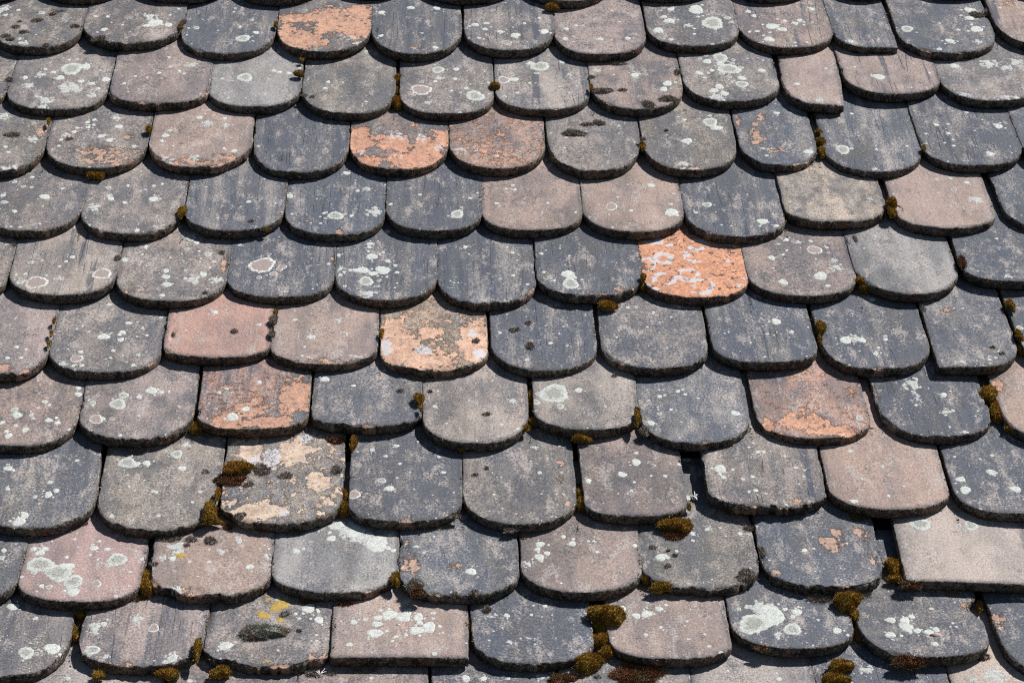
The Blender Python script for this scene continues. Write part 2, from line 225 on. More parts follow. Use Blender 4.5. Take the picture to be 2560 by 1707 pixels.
# moss: x y half-width half-height kind; y golden, k dark grey brown, r red brown, g grey and hairy
MOSS = [
 'A 300 172 45 25 k,130 225 32 18 k,430 122 28 18 k,610 220 42 20 k,195 268 34 20 k,50 298 38 22 k,85 325 34 18 k,375 370 30 14 k,160 180 16 10 k,810 318 50 28 k,1500 210 26 24 k,1480 245 14 30 y,75 657 30 26 k,100 1105 65 20 k,565 1140 28 16 k,1222 1085 30 34 y,760 1450 50 44 y,825 1460 40 32 y,405 1020 14 30 y,2258 230 16 34 y',
 'B 485 630 38 30 y,510 520 14 20 y,1290 680 48 52 y,1278 770 20 40 y,1278 865 52 62 y,1825 270 16 24 k,2080 730 34 40 y,590 795 18 12 k,525 785 24 16 k',
 'C 585 85 52 32 y,590 360 34 42 k,1120 525 60 24 k,910 635 22 20 k,905 745 14 40 y,1000 750 75 36 k,1165 740 34 16 k,1375 860 50 38 k,1530 815 70 36 k,1610 600 24 30 k,770 1095 90 40 k,880 1020 50 16 k,975 1010 46 30 k,1325 1225 20 60 y,1325 1165 20 14 k,1520 1070 16 10 k',
 'D 1900 130 50 40 k,1990 135 60 40 k,605 1110 25 30 y,625 1190 36 50 y,630 1270 30 50 y,1458 1240 16 30 y',
 'E 1490 450 30 60 y,1488 505 26 30 k,2052 502 22 14 k,2185 595 24 18 y,960 805 26 26 k,120 690 26 24 k,1810 760 24 22 k,2240 1330 28 45 k,2255 1270 18 24 y,1912 1403 26 24 k,1410 1430 20 34 k,2225 1440 24 36 k,1675 1085 18 12 k,450 1340 12 40 y,425 1440 12 50 y,405 1530 12 40 y',
 'F 768 690 36 24 k,1160 1440 16 50 y,1925 1480 30 24 k',
 'G 1040 1215 82 40 y,1735 590 34 30 k,1330 980 24 30 y,1330 1055 36 40 y,395 1335 26 20 k,280 1390 44 22 k,410 1525 36 34 k',
 'H 1200 375 44 48 y,1200 450 36 50 y,945 1010 40 32 y,990 1070 50 46 y,930 1085 34 26 k,1770 860 28 60 r,2165 1210 30 56 y,620 1390 42 54 y,905 650 24 34 k,2235 1455 26 50 y,1465 1220 14 36 k',
 'L 615 120 14 80 y,2255 200 44 50 y,1990 580 104 84 y,2055 710 46 96 y,2030 160 18 10 k,2105 210 24 12 k,2150 850 30 26 y',
 'I 1612 680 52 46 k,1605 770 26 20 k,1605 840 50 50 y,1700 875 50 30 k,1130 1010 70 22 k,1225 1000 30 16 k,1678 1175 28 20 k,1940 1160 120 50 y,2140 1165 70 50 k,1900 1250 120 46 r,2030 1280 40 22 k,1780 1250 44 30 r,1780 1380 22 50 y',
 'J 1310 515 32 18 k,1462 600 36 52 y,1478 680 12 40 y,1445 410 72 30 k,2015 705 34 16 k,780 920 80 34 r,870 925 60 40 r,930 960 30 56 y,785 1165 44 40 k,370 1210 56 30 k,1815 1010 32 24 y,1922 1200 26 14 k,2015 1145 16 12 k,1555 520 12 8 k',
 'K 418 490 16 20 y,422 590 36 48 y,425 660 20 30 y,410 720 22 34 k,435 790 40 34 y,370 840 40 28 y,1285 680 20 36 r,1283 760 28 60 y,822 925 70 42 y,1350 870 46 36 k,1100 390 22 16 k,810 1380 44 44 y,825 1460 34 56 y,1695 1480 20 26 y,808 1290 10 50 k',
 'M 1720 200 60 90 y,1785 50 20 44 y,1745 270 70 28 y,1195 740 60 70 y,1210 810 64 66 y,1140 875 56 36 r,660 1030 76 52 y,640 1110 72 60 r,620 1190 34 60 y,1562 400 44 30 k,1718 412 50 38 k,1530 445 24 16 k,250 395 46 28 k,690 270 30 20 k,1620 1310 34 100 y,1375 1510 94 50 y,1810 1500 80 50 y,815 1525 54 36 y,1260 600 30 18 k,1960 205 44 28 k,1860 300 40 30 r,1400 395 80 24 k',
 'N 845 70 62 64 y,850 165 64 74 y,180 1165 180 84 g,365 1010 40 26 g,485 1143 18 12 k,1430 770 76 50 g,1450 850 60 44 r,1272 740 32 66 y,555 895 72 36 r,860 925 60 18 r,1755 845 28 20 k,1910 835 32 28 k,1745 230 50 28 k,1640 290 90 26 k,1880 1140 18 80 y,1030 1445 130 32 k,755 1490 44 24 k,590 1495 60 30 k,2015 975 34 28 k,1985 920 40 16 k,450 335 90 34 k,2210 345 60 18 k',
 'O 1600 300 120 64 y,1590 370 105 44 r,1695 150 20 30 y,250 340 60 22 k,2190 310 42 26 k,1408 462 28 16 k,1538 487 14 8 k,1595 527 20 14 k,1535 617 26 20 k,1355 745 38 36 y,1480 805 90 46 y,1040 1030 140 90 y,1010 1140 126 70 y,1010 1240 110 70 y,1030 1340 60 50 y,875 1420 125 80 y,680 1540 120 50 r,1230 1440 90 36 r,1250 1530 180 50 r,1400 1480 110 50 r,715 905 44 18 k,55 975 32 26 k,35 915 34 20 k,2170 700 80 56 k,360 380 20 20 k,960 1520 24 16 k,1490 1480 40 22 k',
 'P 835 920 108 86 y,895 1040 40 44 y,925 1180 34 64 y,1215 650 68 80 y,1215 590 60 50 r,1230 740 60 36 y,1340 790 90 34 r,1340 1410 140 46 r,780 1445 90 60 y,740 1560 100 60 y,150 1315 60 18 r,950 1230 24 24 k,1910 960 24 40 y,1950 1360 50 38 k,600 890 110 20 k,970 850 80 36 k,1700 840 60 36 k,930 220 80 26 r,150 500 20 50 k',
]
# ------------------------------------------------------------------ materials
class G:
    """small node-graph writer"""
    def __init__(s, name):
        s.m = bpy.data.materials.new(name)
        s.m.use_nodes = True
        s.t = s.m.node_tree
        s.t.nodes.clear()
        s.out = s.t.nodes.new('ShaderNodeOutputMaterial')

    def n(s, typ, **kw):
        nd = s.t.nodes.new(typ)
        for k, v in kw.items():
            setattr(nd, k, v)
        return nd

    def put(s, sock, v):
        if isinstance(v, bpy.types.NodeSocket):
            s.t.links.new(v, sock)
        elif v is not None:
            if hasattr(sock.default_value, '__len__'):
                if isinstance(v, (int, float)):
                    v = (v, v, v)
                v = tuple(v)
                sock.default_value = v + (1.0,) if len(sock.default_value) == 4 and len(v) == 3 else v
            else:
                sock.default_value = v

    def math(s, op, a, b=None, c=None, clamp=False):
        nd = s.n('ShaderNodeMath', operation=op, use_clamp=clamp)
        for i, v in enumerate((a, b, c)):
            if v is not None:
                s.put(nd.inputs[i], v)
        return nd.outputs[0]

    def add(s, a, b): return s.math('ADD', a, b)
    def mul(s, a, b): return s.math('MULTIPLY', a, b)
    def sub(s, a, b): return s.math('SUBTRACT', a, b)
    def mx(s, a, b): return s.math('MAXIMUM', a, b)

    def vmath(s, op, a, b=None):
        nd = s.n('ShaderNodeVectorMath', operation=op)
        s.put(nd.inputs[0], a)
        if b is not None:
            s.put(nd.inputs[1], b)
        return nd.outputs[0]

    def attr(s, name, typ='OBJECT'):
        return s.n('ShaderNodeAttribute', attribute_type=typ, attribute_name=name)

    def f(s, name, typ='OBJECT'): return s.attr(name, typ).outputs['Fac']
    def c(s, name, typ='OBJECT'): return s.attr(name, typ).outputs['Color']

    def noise(s, vec, scale, detail=4, rough=0.55, dist=0.0, col=False):
        nd = s.n('ShaderNodeTexNoise')
        s.put(nd.inputs['Vector'], vec)
        nd.inputs['Scale'].default_value = scale
        nd.inputs['Detail'].default_value = detail
        nd.inputs['Roughness'].default_value = rough
        nd.inputs['Distortion'].default_value = dist
        return nd.outputs['Color' if col else 'Fac']

    def vor(s, vec, scale, rnd=1.0):
        nd = s.n('ShaderNodeTexVoronoi')
        s.put(nd.inputs['Vector'], vec)
        nd.inputs['Scale'].default_value = scale
        nd.inputs['Randomness'].default_value = rnd
        return nd.outputs['Distance'], nd.outputs['Color']

    def ss(s, x, a, b, lo=0.0, hi=1.0):
        nd = s.n('ShaderNodeMapRange', interpolation_type='SMOOTHSTEP')
        s.put(nd.inputs[0], x)
        for i, v in enumerate((a, b, lo, hi)):
            s.put(nd.inputs[i + 1], v)
        return nd.outputs[0]

    def mix(s, fac, a, b, blend='MIX'):
        nd = s.n('ShaderNodeMix', data_type='RGBA', blend_type=blend)
        s.put(nd.inputs[0], fac)
        s.put(nd.inputs[6], a)
        s.put(nd.inputs[7], b)
        return nd.outputs[2]

    def sep(s, v):
        nd = s.n('ShaderNodeSeparateXYZ')
        s.put(nd.inputs[0], v)
        return nd.outputs

    def done(s, col, rough=0.9, height=None, hscale=1.0, spec=0.25):
        b = s.n('ShaderNodeBsdfPrincipled')
        s.put(b.inputs['Base Color'], col)
        s.put(b.inputs['Roughness'], rough)
        b.inputs['Specular IOR Level'].default_value = spec
        if height is not None:
            bp = s.n('ShaderNodeBump')
            bp.inputs['Strength'].default_value = 1.0
            bp.inputs['Distance'].default_value = hscale
            s.put(bp.inputs['Height'], height)
            s.t.links.new(bp.outputs[0], b.inputs['Normal'])
        s.t.links.new(b.outputs[0], s.out.inputs[0])
        return s.m


def obj_coord(g):
    tc = g.n('ShaderNodeTexCoord')
    return g.vmath('ADD', tc.outputs['Object'], g.c('seed')), tc.outputs['Object']


def tile_face():
    g = G('weathered_clay')
    P, P0 = obj_coord(g)
    coat, clay, fcol = g.c('coat'), g.c('clay'), g.c('bare')
    wear, streak, lich = g.f('wear'), g.f('streak'), g.f('spots')
    Ps = g.vmath('MULTIPLY', P, (1.0, 0.09, 1.0))
    # slight warp so that strokes run unevenly
    st = g.noise(Ps, 75, 4, 0.6)
    st2 = g.noise(Ps, 28, 2, 0.5)
    bl = g.noise(P, 20, 4, 0.62)
    bl2 = g.noise(P, 75, 4, 0.72)
    fine = g.noise(P, 330, 3, 0.8)
    grain = g.noise(P, 900, 1, 0.7)
    base_m = g.add(g.mul(bl, 0.55), g.mul(bl2, 0.45))
    str_m = g.add(g.mul(st, 0.42), g.mul(st2, 0.58))
    m = g.add(g.mul(base_m, g.sub(1.0, streak)), g.mul(str_m, streak))
    m = g.add(m, g.mul(g.sub(fine, 0.5), 0.45))
    m = g.add(m, g.mul(g.sub(wear, 0.5), 0.42))
    wm = g.ss(m, 0.40, 0.59)
    col = g.mix(wm, coat, clay)
    # large tonal drift and blue-grey stains
    col = g.mix(g.ss(g.noise(g.vmath('MULTIPLY', P, (1.0, 0.4, 1.0)), 14, 4, 0.65), 0.43, 0.62, 0, g.sub(1.12, wear)), col, (0.092, 0.101, 0.119))
    col = g.mix(g.ss(g.noise(P, 17, 4, 0.6), 0.52, 0.72, 0, 0.28), col, (0.155, 0.132, 0.098))
    geo = g.n('ShaderNodeNewGeometry')
    big = g.noise(g.vmath('MULTIPLY', geo.outputs['Position'], (1.0, 0.35, 0.35)), 6.5, 4, 0.6)
    col = g.mix(g.ss(big, 0.50, 0.68, 0, 0.42), col, (0.085, 0.083, 0.082))
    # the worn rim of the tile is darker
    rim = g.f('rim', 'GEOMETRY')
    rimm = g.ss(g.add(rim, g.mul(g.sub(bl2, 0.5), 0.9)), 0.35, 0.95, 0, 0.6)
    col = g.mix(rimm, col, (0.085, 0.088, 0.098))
    # dry strokes: thin dark grooves along the tile
    line = g.noise(g.vmath('MULTIPLY', P, (1.0, 0.05, 1.0)), 34, 1, 0.4)
    groove = g.ss(g.math('ABSOLUTE', g.sub(line, 0.5)), 0.0, 0.016, 1.0, 0.0)
    groove = g.mul(groove, g.mul(g.f('lines'), g.ss(g.noise(P, 18, 2), 0.46, 0.60)))
    line2 = g.noise(g.vmath('MULTIPLY', P, (1.0, 0.04, 1.0)), 90, 1, 0.4)
    g2 = g.ss(g.math('ABSOLUTE', g.sub(line2, 0.52)), 0.0, 0.03, 0.7, 0.0)
    g2 = g.mul(g2, g.mul(g.f('lines'), g.ss(g.noise(P, 15, 2), 0.56, 0.66, 0, 0.6)))
    soft = g.ss(g.noise(g.vmath('MULTIPLY', P, (1.0, 0.07, 1.0)), 62, 2, 0.5), 0.54, 0.66, 0, 0.8)
    col = g.mix(g.mul(soft, g.mx(g.f('lines'), g.mul(streak, 0.6))), col, (0.072, 0.082, 0.105))
    groove = g.mx(groove, g2)
    col = g.mix(g.mul(groove, 0.62), col, (0.05, 0.052, 0.062))
    # pale dusting
    dust = g.ss(g.add(g.noise(g.vmath('MULTIPLY', P, (1.0, 0.5, 1.0)), 38, 5, 0.75), g.mul(g.sub(fine, 0.5), 0.35)), 0.52, 0.68, 0, 0.66)
    col = g.mix(dust, col, (0.40, 0.355, 0.325))
    # fine contrast and dark pits
    v = g.add(g.mul(fine, 1.15), g.mul(grain, 0.55))
    col = g.mix(1.0, col, g.ss(v, 0.50, 1.20, 0.60, 1.42), 'MULTIPLY')
    pits_d, pits_c = g.vor(P, 330)
    pit = g.mul(g.ss(pits_d, 0.10, 0.24, 1.0, 0.0), g.ss(g.sep(pits_c)[0], 0.83, 0.86))
    pit2 = g.ss(g.noise(P, 190, 3, 0.6), 0.66, 0.72)
    pit = g.mx(pit, g.mul(pit2, 0.8))
    col = g.mix(g.mul(pit, 0.6), col, (0.055, 0.05, 0.05))
    # skin that has come off
    fl = g.f('flake', 'GEOMETRY')
    fn = g.add(g.mul(g.noise(P, 75, 8, 0.68), 1.0), g.mul(g.noise(P, 19, 3, 0.5), 0.35))
    fm_in = g.add(g.add(fl, g.mul(g.f('flaked'), 0.9)), g.mul(g.sub(fn, 0.675), 3.4))
    fm_in = g.add(fm_in, g.mul(g.sub(fine, 0.5), 0.55))
    fm = g.ss(fm_in, 0.44, 0.60)
    halo = g.mul(g.ss(fm_in, 0.16, 0.44), g.sub(1.0, fm))
    col = g.mix(g.mul(halo, 0.25), col, (0.10, 0.085, 0.08))
    fcv = g.mix(g.ss(g.noise(P, 55, 6, 0.7), 0.35, 0.65), fcol, g.mix(0.5, fcol, (0.23, 0.14, 0.11)))
    fcv = g.mix(g.ss(g.noise(P, 130, 5, 0.75), 0.53, 0.64, 0, 0.8), fcv, (0.17, 0.12, 0.105))
    fcv = g.mix(g.ss(g.noise(P, 95, 4, 0.7), 0.60, 0.68, 0, 0.7), fcv, (0.62, 0.47, 0.38))
    fcv = g.mix(1.0, fcv, g.ss(v, 0.50, 1.20, 0.66, 1.35), 'MULTIPLY')
    col = g.mix(fm, col, fcv)
    # white crust
    cr = g.add(g.add(g.f('crust', 'GEOMETRY'), g.mul(g.f('crusted'), 0.9)), g.mul(g.sub(g.noise(P, 120, 8, 0.72), 0.5), 2.4))
    # rings of crust on the crusted tiles
    rd, rc = g.vor(g.vmath('ADD', P, g.mul(g.noise(P, 75, 5, 0.7, col=True), 0.024)), 21)
    ring = g.ss(g.math('ABSOLUTE', g.sub(rd, 0.36)), 0.04, 0.15, 0.8, 0.0)
    ring = g.mul(ring, g.ss(g.noise(P, 34, 2), 0.40, 0.52))
    cr = g.add(cr, g.mul(ring, g.f('rings')))
    crm = g.ss(cr, 0.52, 0.66)
    crc = g.mix(g.noise(P, 300, 4, 0.8), (0.40, 0.385, 0.40), (0.66, 0.63, 0.62))
    col = g.mix(g.mul(crm, 0.92), col, crc)
    # yellow specks
    yd, yc = g.vor(P, 430)
    y = g.mul(g.ss(yd, 0.16, 0.30, 1, 0), g.ss(g.sep(yc)[1], 0.70, 0.74))
    y = g.mul(y, g.ss(g.add(g.noise(P, 16, 3), g.mul(g.f('yellow'), 0.3)), 0.50, 0.66))
    col = g.mix(g.mul(y, 0.75), col, (0.33, 0.235, 0.075))
    # small pale lichens
    lm = None
    for sc, thr, r0 in ((70, 0.62, 0.30), (150, 0.66, 0.34), (310, 0.74, 0.36)):
        W = g.vmath('ADD', P, g.mul(g.noise(P, sc * 3.2, 3, 0.7, col=True), 0.35 / sc))
        d, c = g.vor(W, sc)
        cc = g.sep(c)
        rad = g.mul(g.ss(cc[0], thr, 1.0, 0.25, 1.0), r0)
        on = g.ss(g.add(g.add(cc[1], g.mul(lich, 0.9)), g.mul(g.sub(g.noise(P, 20, 2), 0.5), 0.9)), 1.22, 1.26)
        mk = g.mul(on, g.ss(g.sub(d, rad), -0.05, 0.0, 1.0, 0.0))
        lm = mk if lm is None else g.mx(lm, mk)
    lc = g.mix(g.noise(P, 600, 3, 0.8), (0.33, 0.35, 0.34), (0.62, 0.63, 0.60))
    col = g.mix(g.mul(lm, 0.93), col, lc)
    # relief
    h = g.mul(fine, 0.00045)
    h = g.add(h, g.mul(bl2, 0.0009))
    h = g.add(h, g.mul(st, g.mul(streak, 0.0007)))
    h = g.sub(h, g.mul(groove, 0.0008))
    h = g.sub(h, g.mul(fm, 0.003))
    return g.done(col, 0.88, h, 1.0, 0.22)


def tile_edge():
    g = G('crusted_shaded_tile_edge')
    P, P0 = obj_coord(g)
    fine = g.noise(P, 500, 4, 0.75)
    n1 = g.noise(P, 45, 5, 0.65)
    col = g.mix(g.ss(n1, 0.36, 0.62), (0.035, 0.032, 0.031), g.mix(0.62, g.c('clay'), (0.03, 0.025, 0.02)))  # near-black base: dark crust, plus the edge's shade put into the colour
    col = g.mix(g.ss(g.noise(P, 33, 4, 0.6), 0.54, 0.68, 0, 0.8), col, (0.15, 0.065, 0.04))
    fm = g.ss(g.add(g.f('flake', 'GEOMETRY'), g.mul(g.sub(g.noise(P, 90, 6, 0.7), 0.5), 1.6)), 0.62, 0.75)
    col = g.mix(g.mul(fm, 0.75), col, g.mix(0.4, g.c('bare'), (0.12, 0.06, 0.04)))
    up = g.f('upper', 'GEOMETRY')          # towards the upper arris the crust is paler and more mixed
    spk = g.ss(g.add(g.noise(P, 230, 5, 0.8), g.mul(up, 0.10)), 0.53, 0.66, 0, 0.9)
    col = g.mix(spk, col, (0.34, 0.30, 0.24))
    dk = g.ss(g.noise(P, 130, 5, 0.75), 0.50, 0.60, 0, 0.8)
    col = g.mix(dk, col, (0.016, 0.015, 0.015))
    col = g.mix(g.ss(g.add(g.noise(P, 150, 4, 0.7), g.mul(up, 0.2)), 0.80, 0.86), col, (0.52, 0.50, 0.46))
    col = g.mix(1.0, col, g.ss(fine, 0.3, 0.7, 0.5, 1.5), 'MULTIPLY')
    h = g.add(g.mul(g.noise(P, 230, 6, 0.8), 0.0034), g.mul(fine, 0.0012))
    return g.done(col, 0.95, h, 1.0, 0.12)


def lichen_mat(name, dark, pale, hollow=0.0, in_a=(0.13, 0.125, 0.12), in_b=(0.42, 0.41, 0.37)):
    g = G(name)
    P, P0 = obj_coord(g)
    rr = g.f('radial', 'GEOMETRY')
    n = g.noise(P, 650, 4, 0.8)
    n2 = g.noise(P, 180, 4, 0.7)
    col = g.mix(g.ss(g.add(n, g.mul(g.sub(n2, 0.5), 0.6)), 0.32, 0.62), dark, pale)
    if hollow:
        rm = g.ss(g.add(rr, g.mul(g.sub(n2, 0.5), 0.7)), 0.42 if hollow < .9 else 0.66, 0.70 if hollow < .9 else 0.84, 1.0, 0.0)
        inner = g.mix(g.ss(n, 0.42, 0.56), in_a, in_b)
        col = g.mix(g.mul(rm, hollow), col, inner)
        # faint growth rings
        ri = g.math('SINE', g.mul(g.add(rr, g.mul(g.sub(n2, 0.5), 0.12)), 22.0))
        col = g.mix(g.ss(ri, 0.2, 1.0, 0, 0.25), col, (0.2, 0.21, 0.19))
    h = g.add(g.mul(n, 0.0008), g.mul(n2, 0.0008))
    return g.done(col, 0.93, h, 1.0, 0.15)


def lichen_broken():
    """crust broken into granules: the gaps show the clay, so they are cut out of the shape in the mesh, not made transparent"""
    return lichen_mat('granular_lichen', (0.25, 0.26, 0.25), (0.56, 0.57, 0.535))


def moss_mat():
    g = G('moss')
    P, P0 = obj_coord(g)
    tip = g.f('tip', 'GEOMETRY')
    rnd = g.f('shade', 'GEOMETRY')
    base, top, alt = g.c('root_colour'), g.c('tip_colour'), g.c('alt_colour')
    n = g.noise(P, 140, 4, 0.7)
    col = g.mix(g.ss(g.add(tip, g.mul(g.sub(n, 0.5), 0.8)), 0.15, 0.95), base, top)
    col = g.mix(g.ss(g.noise(P, 42, 3, 0.6), 0.50, 0.62, 0, 0.8), col, g.mix(0.25, alt, base))
    col = g.mix(g.ss(rnd, 0.80, 0.9, 0, 0.8), col, alt)
    col = g.mix(1.0, col, g.ss(rnd, 0.0, 1.0, 0.55, 1.45), 'MULTIPLY')
    b = g.noise(P, 900, 3, 0.8)
    return g.done(col, 0.9, g.mul(b, 0.0008), 1.0, 0.15)


def plain(name, a, b, scale=60, rough=0.85):
    g = G(name)
    tc = g.n('ShaderNodeTexCoord')
    n = g.noise(tc.outputs['Object'], scale, 5, 0.7)
    return g.done(g.mix(n, a, b), rough, n, 0.002)


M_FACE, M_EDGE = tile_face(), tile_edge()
M_LICH = {'w': lichen_mat('pale_lichen', (0.34, 0.36, 0.34), (0.62, 0.64, 0.59)),
          'r': lichen_mat('ringed_lichen', (0.33, 0.35, 0.33), (0.60, 0.62, 0.57), 0.80),
          'G': lichen_broken(),
          'p': lichen_mat('faded_lichen', (0.40, 0.41, 0.39), (0.68, 0.68, 0.64), 0.92, (0.24, 0.18, 0.165), (0.38, 0.30, 0.27)),
          'y': lichen_mat('yellow_lichen', (0.30, 0.20, 0.05), (0.48, 0.34, 0.10))}
M_MOSS = moss_mat()
M_WOOD = plain('old_batten_wood', (0.03, 0.025, 0.02), (0.06, 0.05, 0.04))
M_FELT = plain('dark_boarding', (0.015, 0.014, 0.014), (0.03, 0.028, 0.026))
# ------------------------------------------------------------------ shapes
def vnoise(x, y, seed, oct=1):
    """smooth value noise on arrays, about -1..1"""
    out = 0.0
    amp = 1.0
    tot = 0.0
    for o in range(oct):
        xi, yi = np.floor(x), np.floor(y)
        fx, fy = x - xi, y - yi
        fx, fy = fx * fx * (3 - 2 * fx), fy * fy * (3 - 2 * fy)

        def hsh(a, b):
            v = np.sin(a * 127.1 + b * 311.7 + seed * 74.7 + o * 13.3) * 43758.5453
            return (v - np.floor(v)) * 2 - 1
        a = hsh(xi, yi) * (1 - fx) + hsh(xi + 1, yi) * fx
        b = hsh(xi, yi + 1) * (1 - fx) + hsh(xi + 1, yi + 1) * fx
        out = out + amp * (a * (1 - fy) + b * fy)
        tot += amp
        amp *= 0.55
        x, y = x * 2.03 + 5.1, y * 2.03 + 1.7
    return out / tot


def mesh_from(name, verts, faces, mats, mat_idx=None, smooth=None, attrs=None):
    me = bpy.data.meshes.new(name)
    me.from_pydata([tuple(v) for v in verts], [], faces)
    for m in mats:
        me.materials.append(m)
    if mat_idx is not None:
        me.polygons.foreach_set('material_index', mat_idx)
    me.polygons.foreach_set('use_smooth', [True] * len(faces) if smooth is None else smooth)
    for k, v in (attrs or {}).items():
        a = me.attributes.new(k, 'FLOAT', 'POINT')
        a.data.foreach_set('value', np.asarray(v, dtype=np.float32))
    me.update()
    return me


def link(name, me, parent=None, mat=None):
    o = bpy.data.objects.new(name, me)
    COL.objects.link(o)
    if parent is not None:
        o.parent = parent
    if mat is not None:
        o.matrix_world = mat
    return o


# ------------------------------------------------------------------ tile geometry
THICK = 0.0185
LOOK = {  # coat, clay, bare, wear, streak, lines, spots, yellow, flaked, crusted, rings
 'g': ((.088,.096,.116), (.255,.234,.216), (.46,.32,.245), .36, .35, .15, .42, .4),
 'w': ((.107,.103,.107), (.275,.236,.212), (.46,.31,.23), .50, .30, .15, .50, .5),
 'o': ((.11,.108,.106), (.25,.222,.196), (.48,.34,.26), .48, .30, .10, .42, .9),
 'p': ((.118,.109,.113), (.29,.228,.203), (.50,.32,.24), .58, .22, .2, .42, .3),
 'P': ((.135,.121,.121), (.312,.24,.208), (.52,.32,.23), .74, .15, .15, .40, .3),
 'R': ((.19,.145,.13), (.365,.228,.185), (.50,.30,.22), .80, .10, .1, .25, .2),
 'l': ((.135,.138,.148), (.285,.272,.262), (.46,.34,.27), .62, .30, .1, .38, .6),
 'b': ((.11,.110,.118), (.30,.262,.235), (.52,.38,.29), .60, .25, .2, .42, .5),
 'B': ((.135,.125,.115), (.37,.30,.235), (.52,.40,.29), .60, .05, .05, .25, .2),
 'L': ((.175,.158,.148), (.375,.315,.275), (.52,.36,.28), .82, .05, .0, .10, .1),
 'O': ((.13,.132,.14), (.24,.20,.18), (.54,.315,.215), .40, .25, .1, .25, .4),
 'M': ((.125,.125,.135), (.27,.20,.17), (.56,.30,.20), .45, .20, .1, .15, .2),
 'N': ((.14,.138,.145), (.36,.235,.18), (.54,.30,.21), .52, .25, .1, .18, .2),
 'Q': ((.15,.14,.13), (.34,.22,.17), (.62,.30,.175), .45, .05, .0, .10, .2),
 'C': ((.15,.14,.125), (.38,.29,.225), (.64,.415,.295), .50, .05, .0, .08, .2),
 'S': ((.135,.13,.142), (.44,.255,.185), (.50,.29,.20), .48, .85, .2, .35, .2),
 'T': ((.13,.115,.12), (.43,.262,.195), (.60,.33,.215), .58, .35, .3, .25, .2),
 'X': ((.125,.128,.142), (.36,.30,.24), (.60,.48,.37), .50, .20, .1, .35, .5),
 'y': ((.135,.134,.14), (.29,.255,.225), (.46,.32,.25), .55, .35, .3, .42, 1.6),
}
EXTRA = {'O': dict(flaked=.12), 'M': dict(flaked=.22), 'N': dict(flaked=.34), 'Q': dict(flaked=1.0, crusted=.26, rings=.75),
         'C': dict(flaked=.40, crusted=.02), 'S': dict(flaked=.16), 'T': dict(flaked=.16), 'X': dict(flaked=.34, crusted=.12)}
LOOK_R2 = ((.175,.138,.136), (.315,.225,.207), (.50,.30,.22), .80, .15, .15, .42, .2)
RNG = random.Random(11)


def look_of(code):
    if code == 'R2':
        base, ex, suf = LOOK_R2, {}, ''
    else:
        base, ex, suf = LOOK[code[0]], EXTRA.get(code[0], {}), code[1:]
    coat, clay, bare, wear, streak, lines, spots, yellow = base
    if 's' in suf:
        streak, lines = .80, .75
    if 'l' in suf:
        wear += .12
    if 'f' in suf:
        lines = 1.0
        streak = max(streak, .45)
    k = RNG.uniform(.90, 1.10)
    w = RNG.uniform(-.03, .03)
    def tint(c, j=1.0):
        return tuple(max(0, x * k * 1.12 * (1 + j * (w if i == 0 else (-w if i == 2 else 0)))) for i, x in enumerate(c))
    return dict(coat=tint(coat), clay=tint(clay), bare=bare, wear=wear + RNG.uniform(-.05, .05), streak=streak,
                lines=lines, spots=spots + RNG.uniform(-.08, .08), yellow=yellow * RNG.uniform(.6, 1.3),
                flaked=ex.get('flaked', -0.30), crusted=ex.get('crusted', -0.35), rings=ex.get('rings', 0.0),
                seed=(RNG.uniform(0, 9), RNG.uniform(0, 9), RNG.uniform(0, 9)))


def basis(b, yaw, ta, roll=0.0):
    """tile frame: x across, y up the tile, z out of its face"""
    x = (U * math.cos(yaw) + V * math.sin(yaw))
    vv = (V * math.cos(yaw) - U * math.sin(yaw))
    y = (vv - NR * ta).normalized()
    z = x.cross(y).normalized()
    x = (x + z * roll).normalized()
    z = x.cross(y).normalized()
    m = Matrix((x, y, z)).transposed().to_4x4()
    m.translation = b
    return m


# first pass: gauge of every course
rowv = []
for row in ROWS:
    vs = [uv_of(hit_plane(ray(t[0], t[3], t[4]), O0, NR))[1] for t in row]
    rowv.append(sorted(vs)[len(vs) // 2])
gauge = [rowv[i - 1] - rowv[i] for i in range(1, len(rowv))]
gauge = [gauge[0]] + gauge          # distance from course i up to course i-1
TILES = []                          # dicts
for ri, row in enumerate(ROWS):
    ta = (THICK + 0.0012) / gauge[ri]
    for ti, t in enumerate(row):
        c, xl, yl, xb, yb, xr, yr, code = t[:8]
        shape = t[8] if len(t) > 8 else 'round'
        rj = random.Random(ri * 100 + ti)
        b = hit_plane(ray(c, xb, yb), O0 + NR * rj.uniform(-.0006, .0030), NR)
        z = (V * ta + NR).normalized()
        L = hit_plane(ray(c, xl, yl), b, z)
        Rr = hit_plane(ray(c, xr, yr), b, z)
        ul, vl = uv_of(L)
        ur, vr = uv_of(Rr)
        ub, vb = uv_of(b)
        w = ur - ul
        cx = (ul + ur) / 2
        yaw = {(2, 9): -.06, (9, 8): -.05, (10, 0): .05, (5, 10): -.03, (8, 0): .04}.get((ri, ti), 0) + rj.uniform(-.013, .013)
        org = O0 + U * cx + V * vb + NR * (b - O0).dot(NR)
        mat = basis(org, yaw, ta * rj.uniform(.985, 1.015), rj.uniform(-.008, .008))
        TILES.append(dict(row=ri, idx=ti, w=w, dl=max(.004, vl - vb), dr=max(.004, vr - vb), xb=(ub - cx) * .55, code=code,
                          shape=shape, mat=mat, n=rj.uniform(2.05, 2.55), crumb=CRUMB.get((ri, ti), rj.choice((.08, .12, .2, .32))), g=gauge[ri], L=gauge[ri] * 2.05 + .02, cx=cx, v=vb, ta=ta))


